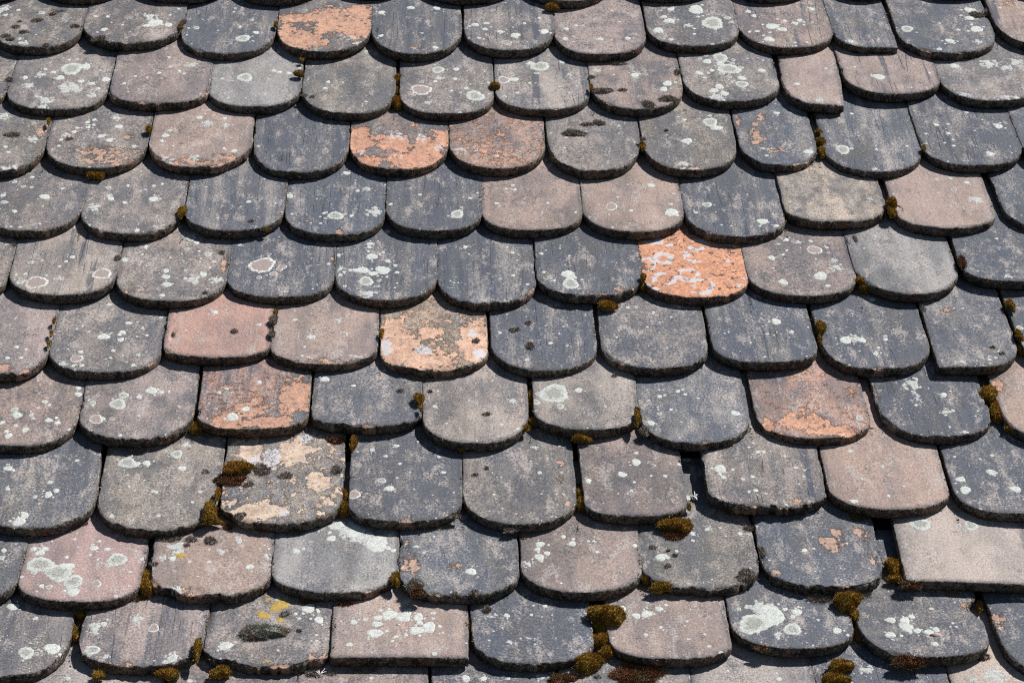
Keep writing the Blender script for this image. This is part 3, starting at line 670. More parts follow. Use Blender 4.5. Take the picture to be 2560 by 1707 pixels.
def outline(T, s):
    """y of the lower edge at s in -1..1"""
    xb = T['xb'] / (T['w'] / 2)
    if T['shape'] == 'square':
        dl, dr, n = T['dl'], T['dr'], 14
    elif T['shape'] == 'cutR':
        dl, dr, n = T['dl'] * 1.2, .004, 2.1
    elif T['shape'] == 'cutL':
        dl, dr, n = .004, T['dr'] * 1.2, 2.1
    else:
        dl, dr, n = T['dl'] * 1.2, T['dr'] * 1.2, T['n']
    sl = np.clip((xb - s) / (1 + xb), 0, 1)
    sr = np.clip((s - xb) / (1 - xb), 0, 1)
    nl = 14 if T['shape'] == 'cutL' else n
    nr = 14 if T['shape'] == 'cutR' else n
    yl = dl * (1 - (1 - sl ** nl) ** (1 / nl))
    yr = dr * (1 - (1 - sr ** nr) ** (1 / nr))
    if T['shape'] == 'square':
        return yl + (T['dr'] * np.clip(s, 0, 1)) * 0 + yr * 0 + 0.0
    return np.where(s < xb, yl, yr)


def build_tile(T, bites, patches, NX=72, NY=30, seed=0):
    w, Lh = T['w'], T['L']
    hw = w / 2
    # columns crowd towards both sides, where the outline turns
    a = np.linspace(-math.pi / 2, math.pi / 2, NX + 1)
    s = np.sin(a) * .72 + (a / (math.pi / 2)) * .28
    # extra columns hugging the ends are given by the sine
    yb = outline(T, s)
    cr = T['crumb']
    # taper of the sides: old tiles are not quite parallel
    ys0 = np.linspace(0, 1, NY + 1) ** 1.35
    S, TT = np.meshgrid(s, ys0)
    X = S * hw
    Y = yb[None, :] + (Lh - yb[None, :]) * TT
    edge_n = vnoise(X * 130, Y * 0 + 3.1, seed, 3)
    near = np.clip(1 - TT * 6, 0, 1)
    Y = Y + near * (np.abs(edge_n) * .0022 * (cr * 2.2 + .25) + np.clip(vnoise(X * 55, Y * 0, seed + 5, 2) - .15, 0, 1) * .010 * cr)
    X = X + vnoise(S * 0 + 7.7 + np.sign(S) * 3, Y * 60, seed + 2, 3) * .0011 * np.abs(S) ** 6 * (1 + cr)
    for (bx, by, br) in bites:
        dx, dy = X - bx, Y - by
        d = np.hypot(dx, dy) + 1e-6
        rr = br * (1 + .22 * vnoise(np.arctan2(dy, dx) * 3 + 9, d * 0, seed + 3, 3))
        push = np.clip(rr - d, 0, None)
        # blend: points far from the bite stay
        X = X + dx / d * push
        Y = Y + dy / d * push
    # camber, warp and unevenness of the face
    Z = -.0016 * (X / hw) ** 2 + .0007 * vnoise(X * 16, Y * 16, seed + 9, 2) + .00022 * vnoise(X * 90, Y * 90, seed + 4, 3)
    # distance to the rim
    d_side = hw - np.abs(S * hw)
    d_bot = (Y - np.interp(S, s, yb)) * 1.0
    d_rim = np.minimum(d_side, np.clip(d_bot, 0, None))
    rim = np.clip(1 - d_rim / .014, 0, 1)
    fl = np.zeros_like(X)
    crs = np.zeros_like(X)
    hole = np.zeros_like(X)
    for (px, py, rx, ry, k) in patches:
        q = np.sqrt(((X - px) / rx) ** 2 + ((Y - py) / ry) ** 2)
        val = 1.0 * np.clip(1.45 - q * .95, -.45, 1.0)
        if k == 'h':
            hole = np.maximum(hole, np.clip(1.25 - q, 0, 1))
        elif k == 'w':
            crs = np.maximum(crs, val * .9)
        else:
            fl = np.maximum(fl, val)
    chip = np.clip(vnoise(X * 40 + 11, Y * 0 + 2, seed + 41, 3) - .12, 0, 1) * 2.4 * (.5 + 1.6 * cr)
    fl = np.maximum(fl, chip * rim ** 1.5 * np.clip(1 - d_bot / .012, 0, 1) * .9)
    # the flaked skin is a shallow hollow, deeper where it reaches the edge
    Z = Z - np.clip(fl - .45, 0, .5) * (.0022 + .004 * rim)
    Z = Z - hole * .006
    if cr > .3:
        Z = Z - rim ** 2 * np.clip(vnoise(X * 48, Y * 48, seed + 8, 2), 0, 1) * .006 * cr
    verts = [np.stack([X.ravel(), Y.ravel(), Z.ravel()], 1)]
    nv = (NX + 1) * (NY + 1)
    A = {'flake': [fl.ravel()], 'crust': [crs.ravel()], 'rim': [rim.ravel()], 'upper': [np.ones(nv)]}
    faces = []
    def vid(i, j): return i * (NX + 1) + j
    for i in range(NY):
        for j in range(NX):
            faces.append((vid(i, j), vid(i, j + 1), vid(i + 1, j + 1), vid(i + 1, j)))
    nf_top = len(faces)
    # perimeter: left side downwards, bottom, right side upwards
    per = [vid(i, 0) for i in range(NY, 0, -1)] + [vid(0, j) for j in range(NX + 1)] + [vid(i, NX) for i in range(1, NY + 1)]
    P = verts[0][per]
    n = len(per)
    tan = np.zeros((n, 2))
    tan[1:-1] = P[2:, :2] - P[:-2, :2]
    tan[0] = P[1, :2] - P[0, :2]
    tan[-1] = P[-1, :2] - P[-2, :2]
    tan /= np.linalg.norm(tan, axis=1)[:, None] + 1e-9
    out = np.stack([tan[:, 1], -tan[:, 0]], 1)
    # smooth the outward directions
    for _ in range(2):
        out[1:-1] = (out[:-2] + 2 * out[1:-1] + out[2:])
        out /= np.linalg.norm(out, axis=1)[:, None]
    arc = np.concatenate([[0], np.cumsum(np.linalg.norm(P[1:, :2] - P[:-1, :2], axis=1))])
    layers = [(.0007, -.0004), (.0014, -.0013), (.0019, -.0030), (.0021, -.0062), (.0020, -.0095), (.0018, -.0130), (.0012, -.0165), (-.0005, -THICK)]
    prev = per
    base = nv
    upv = [1, .9, .65, .35, .15, .05, 0, 0]
    Pfl = fl.ravel()[per]
    for li, (o_, z_) in enumerate(layers):
        nz = vnoise(arc * 150, np.full(n, z_ * 150 + 3), seed + 31, 3)
        nz2 = vnoise(arc * 45, np.full(n, z_ * 60 + 3), seed + 37, 2)
        fade = 0 if li == len(layers) - 1 else 1
        off = o_ + fade * (nz * .0006 + nz2 * .0006) * (.6 + 2.6 * cr) - (.0022 * cr * np.clip(nz2, 0, 1) if li < 5 else 0)
        Q = np.empty((n, 3))
        Q[:, :2] = P[:, :2] + out * np.atleast_1d(off)[:, None]
        Q[:, 2] = P[:, 2] * max(0, 1 - li / 5) + z_
        verts.append(Q)
        A['flake'].append(Pfl)
        A['crust'].append(crs.ravel()[per])
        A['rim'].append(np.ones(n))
        A['upper'].append(np.full(n, upv[li]))
        cur = list(range(base, base + n))
        for q in range(n - 1):
            faces.append((prev[q + 1], prev[q], cur[q], cur[q + 1]))
        prev = cur
        base += n
    faces.append(tuple(prev))                                    # underside
    top_edge = [vid(NY, j) for j in range(NX + 1)]
    faces.append((prev[0], prev[-1]) + tuple(reversed(top_edge)) if False else (prev[-1], prev[0], top_edge[0], top_edge[-1]))
    nf = len(faces)
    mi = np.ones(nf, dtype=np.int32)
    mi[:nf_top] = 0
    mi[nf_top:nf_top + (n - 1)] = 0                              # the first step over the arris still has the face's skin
    sm = np.ones(nf, dtype=bool)
    sm[-2:] = False
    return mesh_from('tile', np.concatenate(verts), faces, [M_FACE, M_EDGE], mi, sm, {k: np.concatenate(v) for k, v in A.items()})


def set_props(o, d):
    for k, v in d.items():
        o[k] = list(v) if isinstance(v, tuple) else float(v)


# ------------------------------------------------------------------ the roof
roof = bpy.data.objects.new('tiled_roof', None)
COL.objects.link(roof)
roof.matrix_world = Matrix.Translation(O0)
roof['label'] = 'old roof slope of overlapping round-ended clay tiles, grey and terracotta, spotted with lichen'
roof['category'] = 'roof'
roof['kind'] = 'thing'


def local(T, c, x, y):
    """image point -> place in a tile's own face plane"""
    z = T['mat'].to_3x3().col[2]
    p = hit_plane(ray(c, x, y), T['mat'].translation, z)
    q = T['mat'].inverted() @ p
    return q.x, q.y


for T in TILES:
    T['inv'] = T['mat'].inverted()
    T['bites'], T['patches'] = [], []
for (ri, ti, c, x, y, r) in BITES:
    T = next(t for t in TILES if t['row'] == ri and t['idx'] == ti)
    bx, by = local(T, c, x, y)
    ex, _ = local(T, c, x + r, y)
    T['bites'].append((bx, by, abs(ex - bx)))


def find_tile(c, x, y):
    """the tile seen at an image point: the lowest course whose face holds it"""
    best = None
    for T in TILES:
        lx, ly = local(T, c, x, y)
        if abs(lx) <= T['w'] / 2 + .004 and -.002 <= ly <= T['L']:
            yb = float(outline(T, np.array([max(-1, min(1, lx / (T['w'] / 2)))]))[0])
            if ly >= yb - .003 and (best is None or T['row'] < best[0]['row']):
                best = (T, lx, ly)
    return best


for (c, x, y, rx, ry, k) in PATCH:
    if rx <= 0:
        continue
    h = find_tile(c, x, y)
    if h is None:
        continue
    T, lx, ly = h
    ex, _ = local(T, c, x + rx, y)
    _, ey = local(T, c, x, y - ry)
    T['patches'].append((lx, ly, abs(ex - lx), abs(ey - ly), k))

TILE_LABEL = {(5, 7): 'bright orange tile mottled with white crust rings', (6, 4): 'cream and orange tile with its grey skin mostly gone',
  (1, 3): 'grey tile with an orange scar near its top and orange patches', (3, 4): 'orange and grey mottled tile with white crust across it',
  (3, 5): 'rusty orange and grey tile', (3, 1): 'dull tile with an orange flaked patch near its end',
  (3, 2): 'pinkish tile with a pale orange worn end', (6, 2): 'salmon pink tile with a nearly straight lower edge',
  (7, 2): 'orange brown tile with dark streaks', (7, 7): 'pink tile with bright orange flaking near its end',
  (9, 1): 'dusky pink tile with large ringed lichens', (9, 8): 'pale straight cut tile', (10, 3): 'straight cut pinkish tile with a cluster of white lichens',
  (4, 8): 'yellowish cream tile', (8, 2): 'patchy cream and slate tile overgrown at its corner', (9, 7): 'grey tile with peach coloured scars',
  (3, 8): 'narrow grey tile with a cream scar and chipped edges', (1, 9): 'narrow blue grey tile cut straight at right',
  (2, 9): 'narrow pinkish tile cut off at right', (6, 9): 'grey tile cut square at its left corner', (7, 3): 'grey tile with a broken wavy lower edge',
  (9, 2): 'pale tile with a crumbling lower edge', (10, 2): 'tile with a split crumbling end and a hairy moss cushion'}

all_v, all_f, f_tile = [], [], []
for k, T in enumerate(TILES):
    me = build_tile(T, T['bites'], T['patches'], seed=k + 1)
    o = link('tile', me, roof)
    o.matrix_world = T['mat']
    T['obj'] = o
    set_props(o, look_of(T['code']))
    lb = TILE_LABEL.get((T['row'], T['idx']))
    if lb:
        o['label'] = lb
    nv = len(me.vertices)
    co = np.empty(nv * 3)
    me.vertices.foreach_get('co', co)
    co = co.reshape(-1, 3)
    M = np.array(T['mat'])
    wv = co @ M[:3, :3].T + M[:3, 3]
    off = len(all_v)
    all_v.extend(map(tuple, wv))
    for p in me.polygons:
        all_f.append(tuple(off + v for v in p.vertices))
        f_tile.append(k)
BVH = BVHTree.FromPolygons(all_v, all_f)

# courses go on past the picture: a few more tiles at each side and two courses above and below, sharing the meshes
ext_rng = random.Random(5)
codes = ['g', 'w', 'gs', 'p', 'o', 'l', 'w', 'gs', 'P', 'b', 'wf']
WM = sorted(t['w'] for t in TILES)[len(TILES) // 2]


def extra(cx, v, gq, ri):
    src_t = ext_rng.choice([t for t in TILES if t['shape'] == 'round' and not t['patches'] and not t['bites'] and abs(t['w'] - WM) < .012 and abs(t['g'] - gq) < .02] or TILES[:3])
    o = link('tile', src_t['obj'].data, roof)
    ta = (THICK + .0012) / gq
    o.matrix_world = basis(O0 + U * cx + V * v, ext_rng.uniform(-.008, .008), ta, ext_rng.uniform(-.006, .006))
    set_props(o, look_of(ext_rng.choice(codes)))


for ri in range(len(ROWS)):
    rt = [t for t in TILES if t['row'] == ri]
    for side in (-1, 1):
        e = min(rt, key=lambda t: t['cx']) if side < 0 else max(rt, key=lambda t: t['cx'])
        cx = e['cx'] + side * (e['w'] / 2 + WM / 2 + .002)
        for q in range(3):
            extra(cx, e['v'] + ext_rng.uniform(-.004, .004), gauge[ri], ri)
            cx += side * (WM + .003)
for up, base_r in ((1, 0), (2, 1), (-1, len(ROWS) - 1), (-2, len(ROWS) - 2)):
    gq = gauge[base_r]
    rt = [t for t in TILES if t['row'] == (0 if up > 0 else len(ROWS) - 1)]
    v = rowv[0] + gauge[0] * up if up > 0 else rowv[-1] + gauge[-1] * up
    lo, hi = min(t['cx'] for t in rt) - 3 * WM, max(t['cx'] for t in rt) + 3 * WM
    cx = lo + (abs(up) % 2) * WM / 2
    while cx < hi:
        extra(cx, v + ext_rng.uniform(-.003, .003), gauge[0] if up > 0 else gauge[-1], base_r)
        cx += WM + .003

# boarding and battens under the tiles
vmin, vmax = rowv[-1] - .55, rowv[0] + .75
umin, umax = min(t['cx'] for t in TILES) - 1.0, max(t['cx'] for t in TILES) + 1.0


def slab(name, u0, u1, v0, v1, h0, h1, mat):
    vs = [O0 + U * u + V * v + NR * h for h in (h0, h1) for (u, v) in ((u0, v0), (u1, v0), (u1, v1), (u0, v1))]
    me = mesh_from(name, [tuple(p - O0) for p in vs], [(3, 2, 1, 0), (4, 5, 6, 7), (0, 1, 5, 4), (1, 2, 6, 5), (2, 3, 7, 6), (3, 0, 4, 7)], [mat], None, [False] * 6)
    return link(name, me, roof)


slab('roof_boarding', umin, umax, vmin, vmax, -.115, -.092, M_FELT)
for v in rowv + [rowv[0] + gauge[0]]:
    slab('batten', umin, umax, v + gauge[3] * 1.7, v + gauge[3] * 1.7 + .045, -.092, -.066, M_WOOD)

# ------------------------------------------------------------------ lichen
def rosette(T, lx, ly, r, kind, rg):
    """a thin irregular crust that follows the tile's face; returns verts (tile space), faces, radial"""
    nr, na = (6, 44) if r > .006 else (3, 16)
    ph = [rg.uniform(0, 6.28) for _ in range(5)]
    rough = {'w': .15, 'r': .14, 'G': .34, 'p': .15, 'y': .34}[kind]
    vs, rad = [], []
    mi = T['inv']
    M = T['mat']
    zax = M.to_3x3().col[2]
    thick = .0006 if r > .006 else .0004
    asp = rg.uniform(.85, 1.12)

    def drop(x, y):
        p = M @ Vector((x, y, .02))
        hit = BVH.ray_cast(p, -zax, .045)
        if hit[0] is None or f_tile[hit[2]] != TI[id(T)]:
            return None
        return (mi @ hit[0]).z
    z0 = drop(lx, ly)
    if z0 is None:
        return None
    vs.append((lx, ly, z0 + thick * .9))
    rad.append(0)
    rays = []
    for a in range(na):
        th = a * 2 * math.pi / na
        lobes = abs(math.sin(4.5 * th + ph[2])) * .5 + abs(math.sin(7.5 * th + ph[3] + math.sin(2 * th + ph[4]))) * .5
        k = 1 + rough * (math.sin(2 * th + ph[0]) * .6 + math.sin(3 * th + ph[1]) * .5 + 1.1 * (lobes - .6)) + rg.uniform(-.035, .035) * (1 + rough * 3)
        rays.append((math.cos(th) * k * r * asp, math.sin(th) * k * r))
    lim = [1.0] * na
    for a, (dx, dy) in enumerate(rays):       # stop at the tile's edge
        while lim[a] > .1 and drop(lx + dx * lim[a], ly + dy * lim[a]) is None:
            lim[a] -= .12
    for i in range(1, nr + 1):
        fr = i / nr
        for a, (dx, dy) in enumerate(rays):
            q = fr * max(.08, lim[a])
            x, y = lx + dx * q, ly + dy * q
            z = drop(x, y)
            if z is None:
                z = z0
            lift = thick * (1.0 if i < nr - 1 else .75) if i < nr else -.0002
            vs.append((x, y, z + lift))
            rad.append(fr)
    fs = []
    for a in range(na):
        b = (a + 1) % na
        fs.append((0, 1 + a, 1 + b))
        for i in range(nr - 1):
            o = 1 + i * na
            fs.append((o + a, o + na + a, o + na + b, o + b))
    return vs, fs, rad


TI = {id(T): k for k, T in enumerate(TILES)}
specks = {}
MI = {'w': 0, 'r': 1, 'G': 2, 'p': 3, 'y': 4}
lrg = random.Random(3)
LNAME = {'w': 'lichen_rosette', 'r': 'ringed_lichen', 'G': 'lichen_crust', 'p': 'faded_lichen', 'y': 'yellow_lichen'}
for blk in LICH:
    c, rest = blk.split(' ', 1)
    for item in rest.split(','):
        a = item.split()
        x, y, r = map(float, a[:3])
        kind = a[3] if len(a) > 3 else 'w'
        d = ray(c, x, y)
        hit = BVH.ray_cast(CAM, d, 30)
        if hit[0] is None:
            continue
        T = TILES[f_tile[hit[2]]]
        p = T['inv'] @ hit[0]
        if p.z < -.004:
            continue
        ex, _ = local(T, c, x + r, y)
        rad = abs(ex - local(T, c, x, y)[0])
        if kind == 'G':       # a broken crust: a core with satellites
            got = []
            core = rosette(T, p.x, p.y, rad * .62, 'G', lrg)
            if core:
                got.append(core)
            for _ in range(int(6 + rad * 500)):
                th, q = lrg.uniform(0, 6.28), rad * math.sqrt(lrg.uniform(.1, 1)) * 1.0
                g_ = rosette(T, p.x + math.cos(th) * q, p.y + math.sin(th) * q, rad * lrg.uniform(.10, .30), 'G', lrg)
                if g_:
                    got.append(g_)
        else:
            g_ = rosette(T, p.x, p.y, rad, kind, lrg)
            got = [g_] if g_ else []
            if got and r >= 22 and kind != 'y':      # young thalli round the old one
                for _ in range(lrg.randint(1, 5)):
                    th, q = lrg.uniform(0, 6.28), rad * lrg.uniform(1.0, 1.7)
                    g_ = rosette(T, p.x + math.cos(th) * q, p.y + math.sin(th) * q, rad * lrg.uniform(.10, .34), kind if kind != 'r' else 'w', lrg)
                    if g_:
                        got.append(g_)
            if got and kind == 'y':
                for _ in range(9):
                    th, q = lrg.uniform(0, 6.28), rad * lrg.uniform(.6, 1.6)
                    g_ = rosette(T, p.x + math.cos(th) * q, p.y + math.sin(th) * q, rad * lrg.uniform(.08, .25), 'y', lrg)
                    if g_:
                        got.append(g_)
        if not got:
            continue
        if r >= 41:
            vs, fs, rd = [], [], []
            for (v_, f_, q_) in got:
                o_ = len(vs)
                vs += v_
                rd += q_
                fs += [tuple(i + o_ for i in f) for f in f_]
            me = mesh_from(LNAME[kind], vs, fs, [M_LICH[kind]], None, None, {'radial': rd})
            lo = link(LNAME[kind], me, T['obj'])
            lo['seed'] = [lrg.uniform(0, 9) for _ in range(3)]
            if kind == 'G':
                lo['kind'] = 'stuff'
        else:
            s_ = specks.setdefault(id(T), (T, [], [], [], []))
            for (v_, f_, q_) in got:
                o_ = len(s_[1])
                s_[1].extend(v_)
                s_[2].extend(tuple(i + o_ for i in f) for f in f_)
                s_[3].extend(q_)
                s_[4].extend([MI[kind]] * len(f_))
for T, vs, fs, rd, mi_ in specks.values():
    me = mesh_from('lichen_specks', vs, fs, [M_LICH[k] for k in 'wrGpy'], mi_, None, {'radial': rd})
    lo = link('lichen_specks', me, T['obj'])
    lo['kind'] = 'stuff'
    lo['seed'] = [lrg.uniform(0, 9) for _ in range(3)]

# ------------------------------------------------------------------ moss
MCOL = {'y': ((.125, .088, .016), (.52, .34, .065), (.38, .17, .035)),
        'k': ((.13, .115, .10), (.40, .365, .32), (.24, .16, .11)),
        'r': ((.075, .040, .022), (.31, .13, .06), (.20, .17, .09)),
        'g': ((.15, .16, .125), (.62, .66, .58), (.26, .13, .08))}


def cushion(c, x, y, rx, ry, kind, rg, seed):
    """a low dome with frayed surface of short shoots, seated on the tiles"""
    hit = BVH.ray_cast(CAM, ray(c, x, y), 30)
    if hit[0] is None:
        return None
    seat = hit[0]
    depth = (seat - CAM).dot(AX)
    a = rx / K / F_PX * depth
    hpx = ry / K / F_PX * depth
    # seen size is part height, part length up the slope
    h = min(a, hpx) * {'y': .68, 'g': .80, 'r': .45, 'k': .30}[kind]
    b = max(.5 * a, (hpx - h * .45) / math.sin(PITCH - ELEV))
    b = min(b, 3.2 * a)
    zz = NR
    kt = TILES[f_tile[hit[2]]]
    lz = kt['inv'] @ seat
    # in a joint the cushion fills the gap and swells out over the tiles beside it
    over = find_tile(c, x, y - ry * .0)
    gap = kind == 'y' or (over is not None and over[0] is not kt)
    lift = .0 if not gap else .010
    org = seat - AX * (lift * .0) + (NR * lift - V * lift * .35) - NR * h * .12
    M = Matrix((U, V, NR)).transposed().to_4x4()
    M.translation = org
    na, nr = 26, 9
    vs, tip, shade, fs = [], [], [], []
    ph = [rg.uniform(0, 6.28) for _ in range(4)]

    def dome(th, q):
        k = 1 + .15 * math.sin(2 * th + ph[0]) + .13 * math.sin(3 * th + ph[1]) + .08 * math.sin(7 * th + ph[2]) + .05 * math.sin(12 * th + ph[3])
        px, py = math.cos(th) * q * a * k, math.sin(th) * q * b * k
        z = h * (1 - q ** 2.3) ** .6 if q < 1 else 0
        z *= 1 + .10 * math.sin(px / a * 2.3 + ph[3]) * math.cos(py / b * 2.1 + ph[1]) + .05 * math.sin(px * 900 + ph[0]) * math.sin(py * 760)
        return px, py, z
    vs.append((0, 0, dome(0, 0)[2]))
    tip.append(.6)
    for i in range(1, nr + 1):
        for j in range(na):
            th = j * 2 * math.pi / na
            q = math.sin(i / nr * math.pi / 2)
            px, py, z = dome(th, min(q, 1))
            jit = .05 * a
            if i == nr:
                z = -h * .7
            vs.append((px + rg.uniform(-jit, jit), py + rg.uniform(-jit, jit), z + rg.uniform(-.05, .07) * h))
            tip.append(max(0, .55 * z / h))
    for j in range(na):
        fs.append((0, 1 + j, 1 + (j + 1) % na))
        for i in range(nr - 1):
            o = 1 + i * na
            fs.append((o + j, o + na + j, o + na + (j + 1) % na, o + (j + 1) % na))
    shade = [.45] * len(vs)
    dens = {'y': 1.0, 'k': .9, 'r': .9, 'g': 1.1}[kind]
    n = int(min(4200, max(110, a * b * 6.0e6 * dens)))
    for _ in range(n):
        th = rg.uniform(0, 6.283)
        q = math.sqrt(rg.uniform(0, 1)) * 1.04
        if rg.random() < .12:
            q *= rg.uniform(1.0, 1.22)
        px, py, z = dome(th, q) if q < 1 else dome(th, .999)[:2] + (0.0,)
        if q >= 1:
            px, py = px * q, py * q
        l = rg.uniform(.0014, .0036) * (1.9 if kind == 'g' and rg.random() < .35 else 1.0) * (1.5 if kind == 'r' and rg.random() < .2 else 1)
        wd = rg.uniform(.00035, .0007) * (.6 if kind == 'g' else 1)
        nx, ny, nz = px / a * .8, py / b * .8, .55 + z / h
        nl = math.sqrt(nx * nx + ny * ny + nz * nz)
        nx, ny, nz = nx / nl + rg.uniform(-.4, .4), ny / nl + rg.uniform(-.4, .4), nz / nl + rg.uniform(-.1, .3)
        t2 = rg.uniform(0, 6.283)
        ex, ey = math.cos(t2) * wd, math.sin(t2) * wd
        o = len(vs)
        vs += [(px - ex, py - ey, z - .0006), (px + ex, py + ey, z - .0006), (px + ey * .8, py - ex * .8, z - .0006), (px + nx * l, py + ny * l, z + nz * l)]
        tip += [.1, .1, .1, 1.0]
        sh = rg.random()
        shade += [sh] * 4
        fs += [(o, o + 1, o + 3), (o + 1, o + 2, o + 3), (o + 2, o, o + 3)]
    me = mesh_from('moss', vs, fs, [M_MOSS], None, [False] * len(fs), {'tip': tip, 'shade': shade})
    return me, M, a, h, b, hit


ORD = ['topmost', 'second', 'third', 'fourth', 'fifth', 'sixth', 'seventh', 'eighth', 'ninth', 'tenth', 'eleventh', 'twelfth']
PLACE_LABEL = {}
mrg = random.Random(8)
used = {}
kname = {'y': 'golden', 'k': 'dark grey brown', 'r': 'rusty brown', 'g': 'silvery hairy'}
for blk in MOSS:
    c, rest = blk.split(' ', 1)
    for item in rest.split(','):
        a_ = item.split()
        x, y, rx, ry = map(float, a_[:4])
        kind = a_[4]
        res = cushion(c, x, y, rx, ry, kind, mrg, mrg.random())
        if res is None:
            continue
        me, M, a, h, b, hit = res
        T = TILES[f_tile[hit[2]]]
        base, top, alt = MCOL[kind]
        k = mrg.uniform(.8, 1.2)
        if rx >= 41 or (kind == 'y' and rx * ry > 1300):
            o = link('moss_cushion', me)
            me.name = 'moss_cushion'
            o.matrix_world = M
            sx, sy = src(c, x, y)
            size = 'large' if rx > 95 else ('small' if rx < 50 else 'middle-sized')
            shape = 'long' if rx > 2.2 * ry else ('upright' if ry > 1.3 * rx else 'round')
            p = T['inv'] @ hit[0]
            where = 'left edge' if p.x < -T['w'] * .36 else ('right edge' if p.x > T['w'] * .36 else ('lower end' if p.y < T['g'] * .3 else ('upper part' if p.y > T['g'] * .75 else 'middle')))
            row_t = sorted([t for t in TILES if t['row'] == T['row'] and t['cx'] - t['w'] / 2 < 99], key=lambda t: t['cx'])
            vis = [t for t in row_t if ((t['mat'].translation - CAM).dot(U) / (t['mat'].translation - CAM).dot(AX) * F_PX + PX) > -90]
            num = vis.index(T) if T in vis else 0
            lab = f"{size} {shape} {kname[kind]} moss, {where} of {['leftmost','second','third','fourth','fifth','sixth','seventh','eighth','ninth','tenth','eleventh','twelfth'][num]} tile, {ORD[T['row']]} course"
            used.setdefault(lab, []).append((o, sx, sy))
            o['label'] = lab
            o['category'] = 'moss'
            o['group'] = 'moss cushions growing on and between the roof tiles'
            o.data.name = 'moss_cushion'
        else:
            o = link('moss_tuft', me, T['obj'])
            o.matrix_world = M
        o['seed'] = [mrg.uniform(0, 9) for _ in range(3)]
        o['root_colour'] = list(base)
        o['tip_colour'] = [v * k for v in top]
        o['alt_colour'] = list(alt)
for lab, lst in used.items():
    if len(lst) > 1:
        lst.sort(key=lambda t: t[2])
        for i, (o, sx, sy) in enumerate(lst):
            o['label'] = ('upper ' if i == 0 else ('lower ' if i == len(lst) - 1 else 'middle ')) + lab
print('TILES', len(TILES), 'gauges', [round(g_, 3) for g_ in gauge], 'width', round(WM, 3))
print('w by row', [round(sum(t['w'] for t in TILES if t['row'] == r_) / max(1, sum(1 for t in TILES if t['row'] == r_)), 3) for r_ in range(len(ROWS))])
print('tris', sum(len(p.vertices) - 2 for o in COL.objects if o.type == 'MESH' for p in o.data.polygons))

# ------------------------------------------------------------------ small things lying on the roof
def on_roof(c, x, y):
    hit = BVH.ray_cast(CAM, ray(c, x, y), 30)
    M = Matrix((U, V, NR)).transposed().to_4x4()
    M.translation = hit[0]
    return M


def leaflet(pts, wds, name, mat, M, lift=.0015):
    """a narrow blade along a bent line"""
    vs, fs = [], []
    for i, ((x, y, z), w) in enumerate(zip(pts, wds)):
        x2, y2, _ = pts[min(i + 1, len(pts) - 1)]
        x1, y1, _ = pts[max(i - 1, 0)]
        d = math.hypot(x2 - x1, y2 - y1) + 1e-9
        nx, ny = -(y2 - y1) / d * w, (x2 - x1) / d * w
        vs += [(x - nx, y - ny, z + lift), (x, y, z + lift + w * .5), (x + nx, y + ny, z + lift), (x, y, z + lift - w * .3)]
    for i in range(len(pts) - 1):
        for q in range(4):
            a, b = i * 4 + q, i * 4 + (q + 1) % 4
            fs.append((a, b, b + 4, a + 4))
    return vs, fs


M_FEATHER = plain('white_down', (0.62, 0.62, 0.62), (0.82, 0.82, 0.80), 300, 0.9)
M_TWIG = plain('dry_twig', (0.05, 0.045, 0.04), (0.12, 0.10, 0.09), 300, 0.9)
M_STONE = plain('pink_grit', (0.42, 0.30, 0.24), (0.62, 0.50, 0.42), 250, 0.9)

# a shred of white down below the bitten tile
fr = random.Random(4)
vs, fs = [], []
for k in range(16):
    th = [1.7, 4.9, 5.2, .3, 3.3][k % 5] + fr.uniform(-.35, .35)
    l = fr.uniform(.004, .010)
    pts = [(math.cos(th) * l * t, math.sin(th) * l * t * 1.4, .002 + .003 * math.sin(t * 3) + fr.uniform(0, .001)) for t in (0, .35, .7, 1)]
    v_, f_ = leaflet(pts, (.0013, .0011, .0007, .0002), 'feather', M_FEATHER, None)
    fs += [tuple(i + len(vs) for i in f) for f in f_]
    vs += v_
o = link('down_feather', mesh_from('down_feather', vs, fs, [M_FEATHER]), None, on_roof('K', 1752, 1392))
o['label'] = 'tuft of white down beside the tile with a bitten right edge'
o['category'] = 'feather'
vs, fs = [], []
for k in range(9):
    th = 1.5 + fr.uniform(-1.0, 1.0)
    l = fr.uniform(.006, .016)
    pts = [(math.cos(th) * l * t, math.sin(th) * l * t, .002 + .003 * math.sin(t * 3)) for t in (0, .35, .7, 1)]
    v_, f_ = leaflet(pts, (.0007, .0006, .0005, .0002), 'feather', M_FEATHER, None)
    fs += [tuple(i + len(vs) for i in f) for f in f_]
    vs += v_
o = link('down_feather', mesh_from('down_feather', vs, fs, [M_FEATHER]), None, on_roof('N', 655, 1515))
o['label'] = 'thin white down caught near the bottom edge of the picture'
o['category'] = 'feather'

# a short forked twig on the first full course
vs, fs = [], []
for pts, w in (([(-.015, .006, 0), (-.006, .001, .001), (.004, -.001, .001), (.016, .001, 0)], .0012), ([(.004, -.001, .001), (.009, .004, .002), (.014, .004, .001)], .0008), ([(-.004, 0, .001), (0, -.004, .001), (.003, -.004, 0)], .0009)):
    v_, f_ = leaflet(pts, [w] * (len(pts) - 1) + [w * .4], 'twig', M_TWIG, None)
    fs += [tuple(i + len(vs) for i in f) for f in f_]
    vs += v_
o = link('twig', mesh_from('twig', vs, fs, [M_TWIG]), None, on_roof('A', 480, 95))
o['label'] = 'short forked grey twig lying on the top left tile'
o['category'] = 'twig'

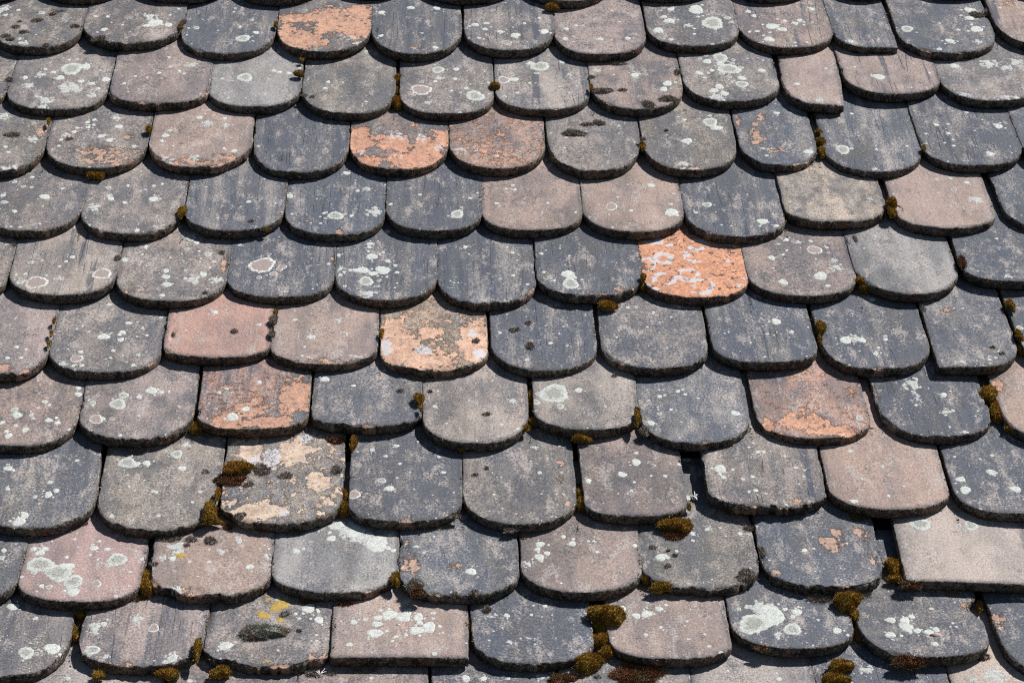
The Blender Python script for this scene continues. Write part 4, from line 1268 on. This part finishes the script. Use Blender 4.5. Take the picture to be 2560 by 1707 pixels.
# a chip of stone on the oval tile
vs, fs = [], []
na, rings = 12, 5
sr = random.Random(9)
kk = [sr.uniform(.8, 1.15) for _ in range(na)]
for i in range(rings):
    f = i / (rings - 1)
    rad, z = math.cos(f * 1.45), math.sin(f * 1.45) * .0045
    for a in range(na):
        th = a * 2 * math.pi / na
        vs.append((math.cos(th) * .0085 * rad * kk[a], math.sin(th) * .0045 * rad * kk[a], z - .0008 + sr.uniform(-.0003, .0003)))
for i in range(rings - 1):
    for a in range(na):
        fs.append((i * na + a, i * na + (a + 1) % na, (i + 1) * na + (a + 1) % na, (i + 1) * na + a))
fs.append(tuple((rings - 1) * na + a for a in range(na)))
o = link('stone_chip', mesh_from('stone_chip', vs, fs, [M_STONE]), None, on_roof('P', 1565, 1176))
o['label'] = 'pale pink stone chip lying among white lichens on the oval grey tile'
o['category'] = 'stone'

# silt, needles and crumbs gathered along the joints and under the lower edges
gr = random.Random(21)
vs, fs, tn, sh = [], [], [], []
for T in TILES:
    s_ = np.linspace(-.98, .98, 60)
    yo = outline(T, s_)
    n_c = gr.randint(3, 8)
    cent = [gr.uniform(-1, 1) for _ in range(n_c)]
    for _ in range(95):
        q = gr.choice(cent) + gr.gauss(0, .10) if gr.random() < .8 else gr.uniform(-1, 1)
        q = max(-1.03, min(1.03, q))
        side = gr.random() < .40
        if side:
            x = math.copysign(T['w'] / 2 + gr.uniform(-.001, .004), q)
            y = gr.uniform(.01, T['g'] * 1.05)
            y = (cent[0] * .5 + .5) * T['g'] * .9 + gr.gauss(0, .012)
        else:
            x = q * T['w'] / 2
            y = float(np.interp(q, s_, yo)) - gr.uniform(.002, .007)
        p = T['mat'] @ Vector((x, y, .012))
        hit = BVH.ray_cast(p, -NR, .06)
        if hit[0] is None:
            continue
        c0 = hit[0] - O0
        e = gr.uniform(.0005, .0018) * (1.5 if gr.random() < .12 else 1)
        o_ = len(vs)
        long_ = gr.random() < .10
        for k in range(5):
            d = Vector((gr.uniform(-1, 1), gr.uniform(-1, 1), gr.uniform(-1, 1))).normalized() * e
            if long_:
                d.x *= 3.5
                d.z *= .4
                d.y *= .5
            vs.append(tuple(c0 + d + NR * e * .4))
        fs += [(o_, o_ + 1, o_ + 2), (o_, o_ + 2, o_ + 3), (o_, o_ + 3, o_ + 1), (o_ + 4, o_ + 2, o_ + 1), (o_ + 4, o_ + 3, o_ + 2), (o_ + 4, o_ + 1, o_ + 3)]
        t_ = gr.random()
        tn += [t_] * 5
        sh += [gr.random()] * 5
o = link('joint_grit', mesh_from('joint_grit', vs, fs, [M_MOSS], None, [False] * len(fs), {'tip': tn, 'shade': sh}), None, Matrix.Translation(O0))
o['kind'] = 'stuff'
o['label'] = 'silt and crumbs gathered in the joints between the roof tiles'
o['seed'] = [1.0, 2.0, 3.0]
o['root_colour'] = [.075, .062, .048]
o['tip_colour'] = [.30, .26, .21]
o['alt_colour'] = [.22, .14, .06]
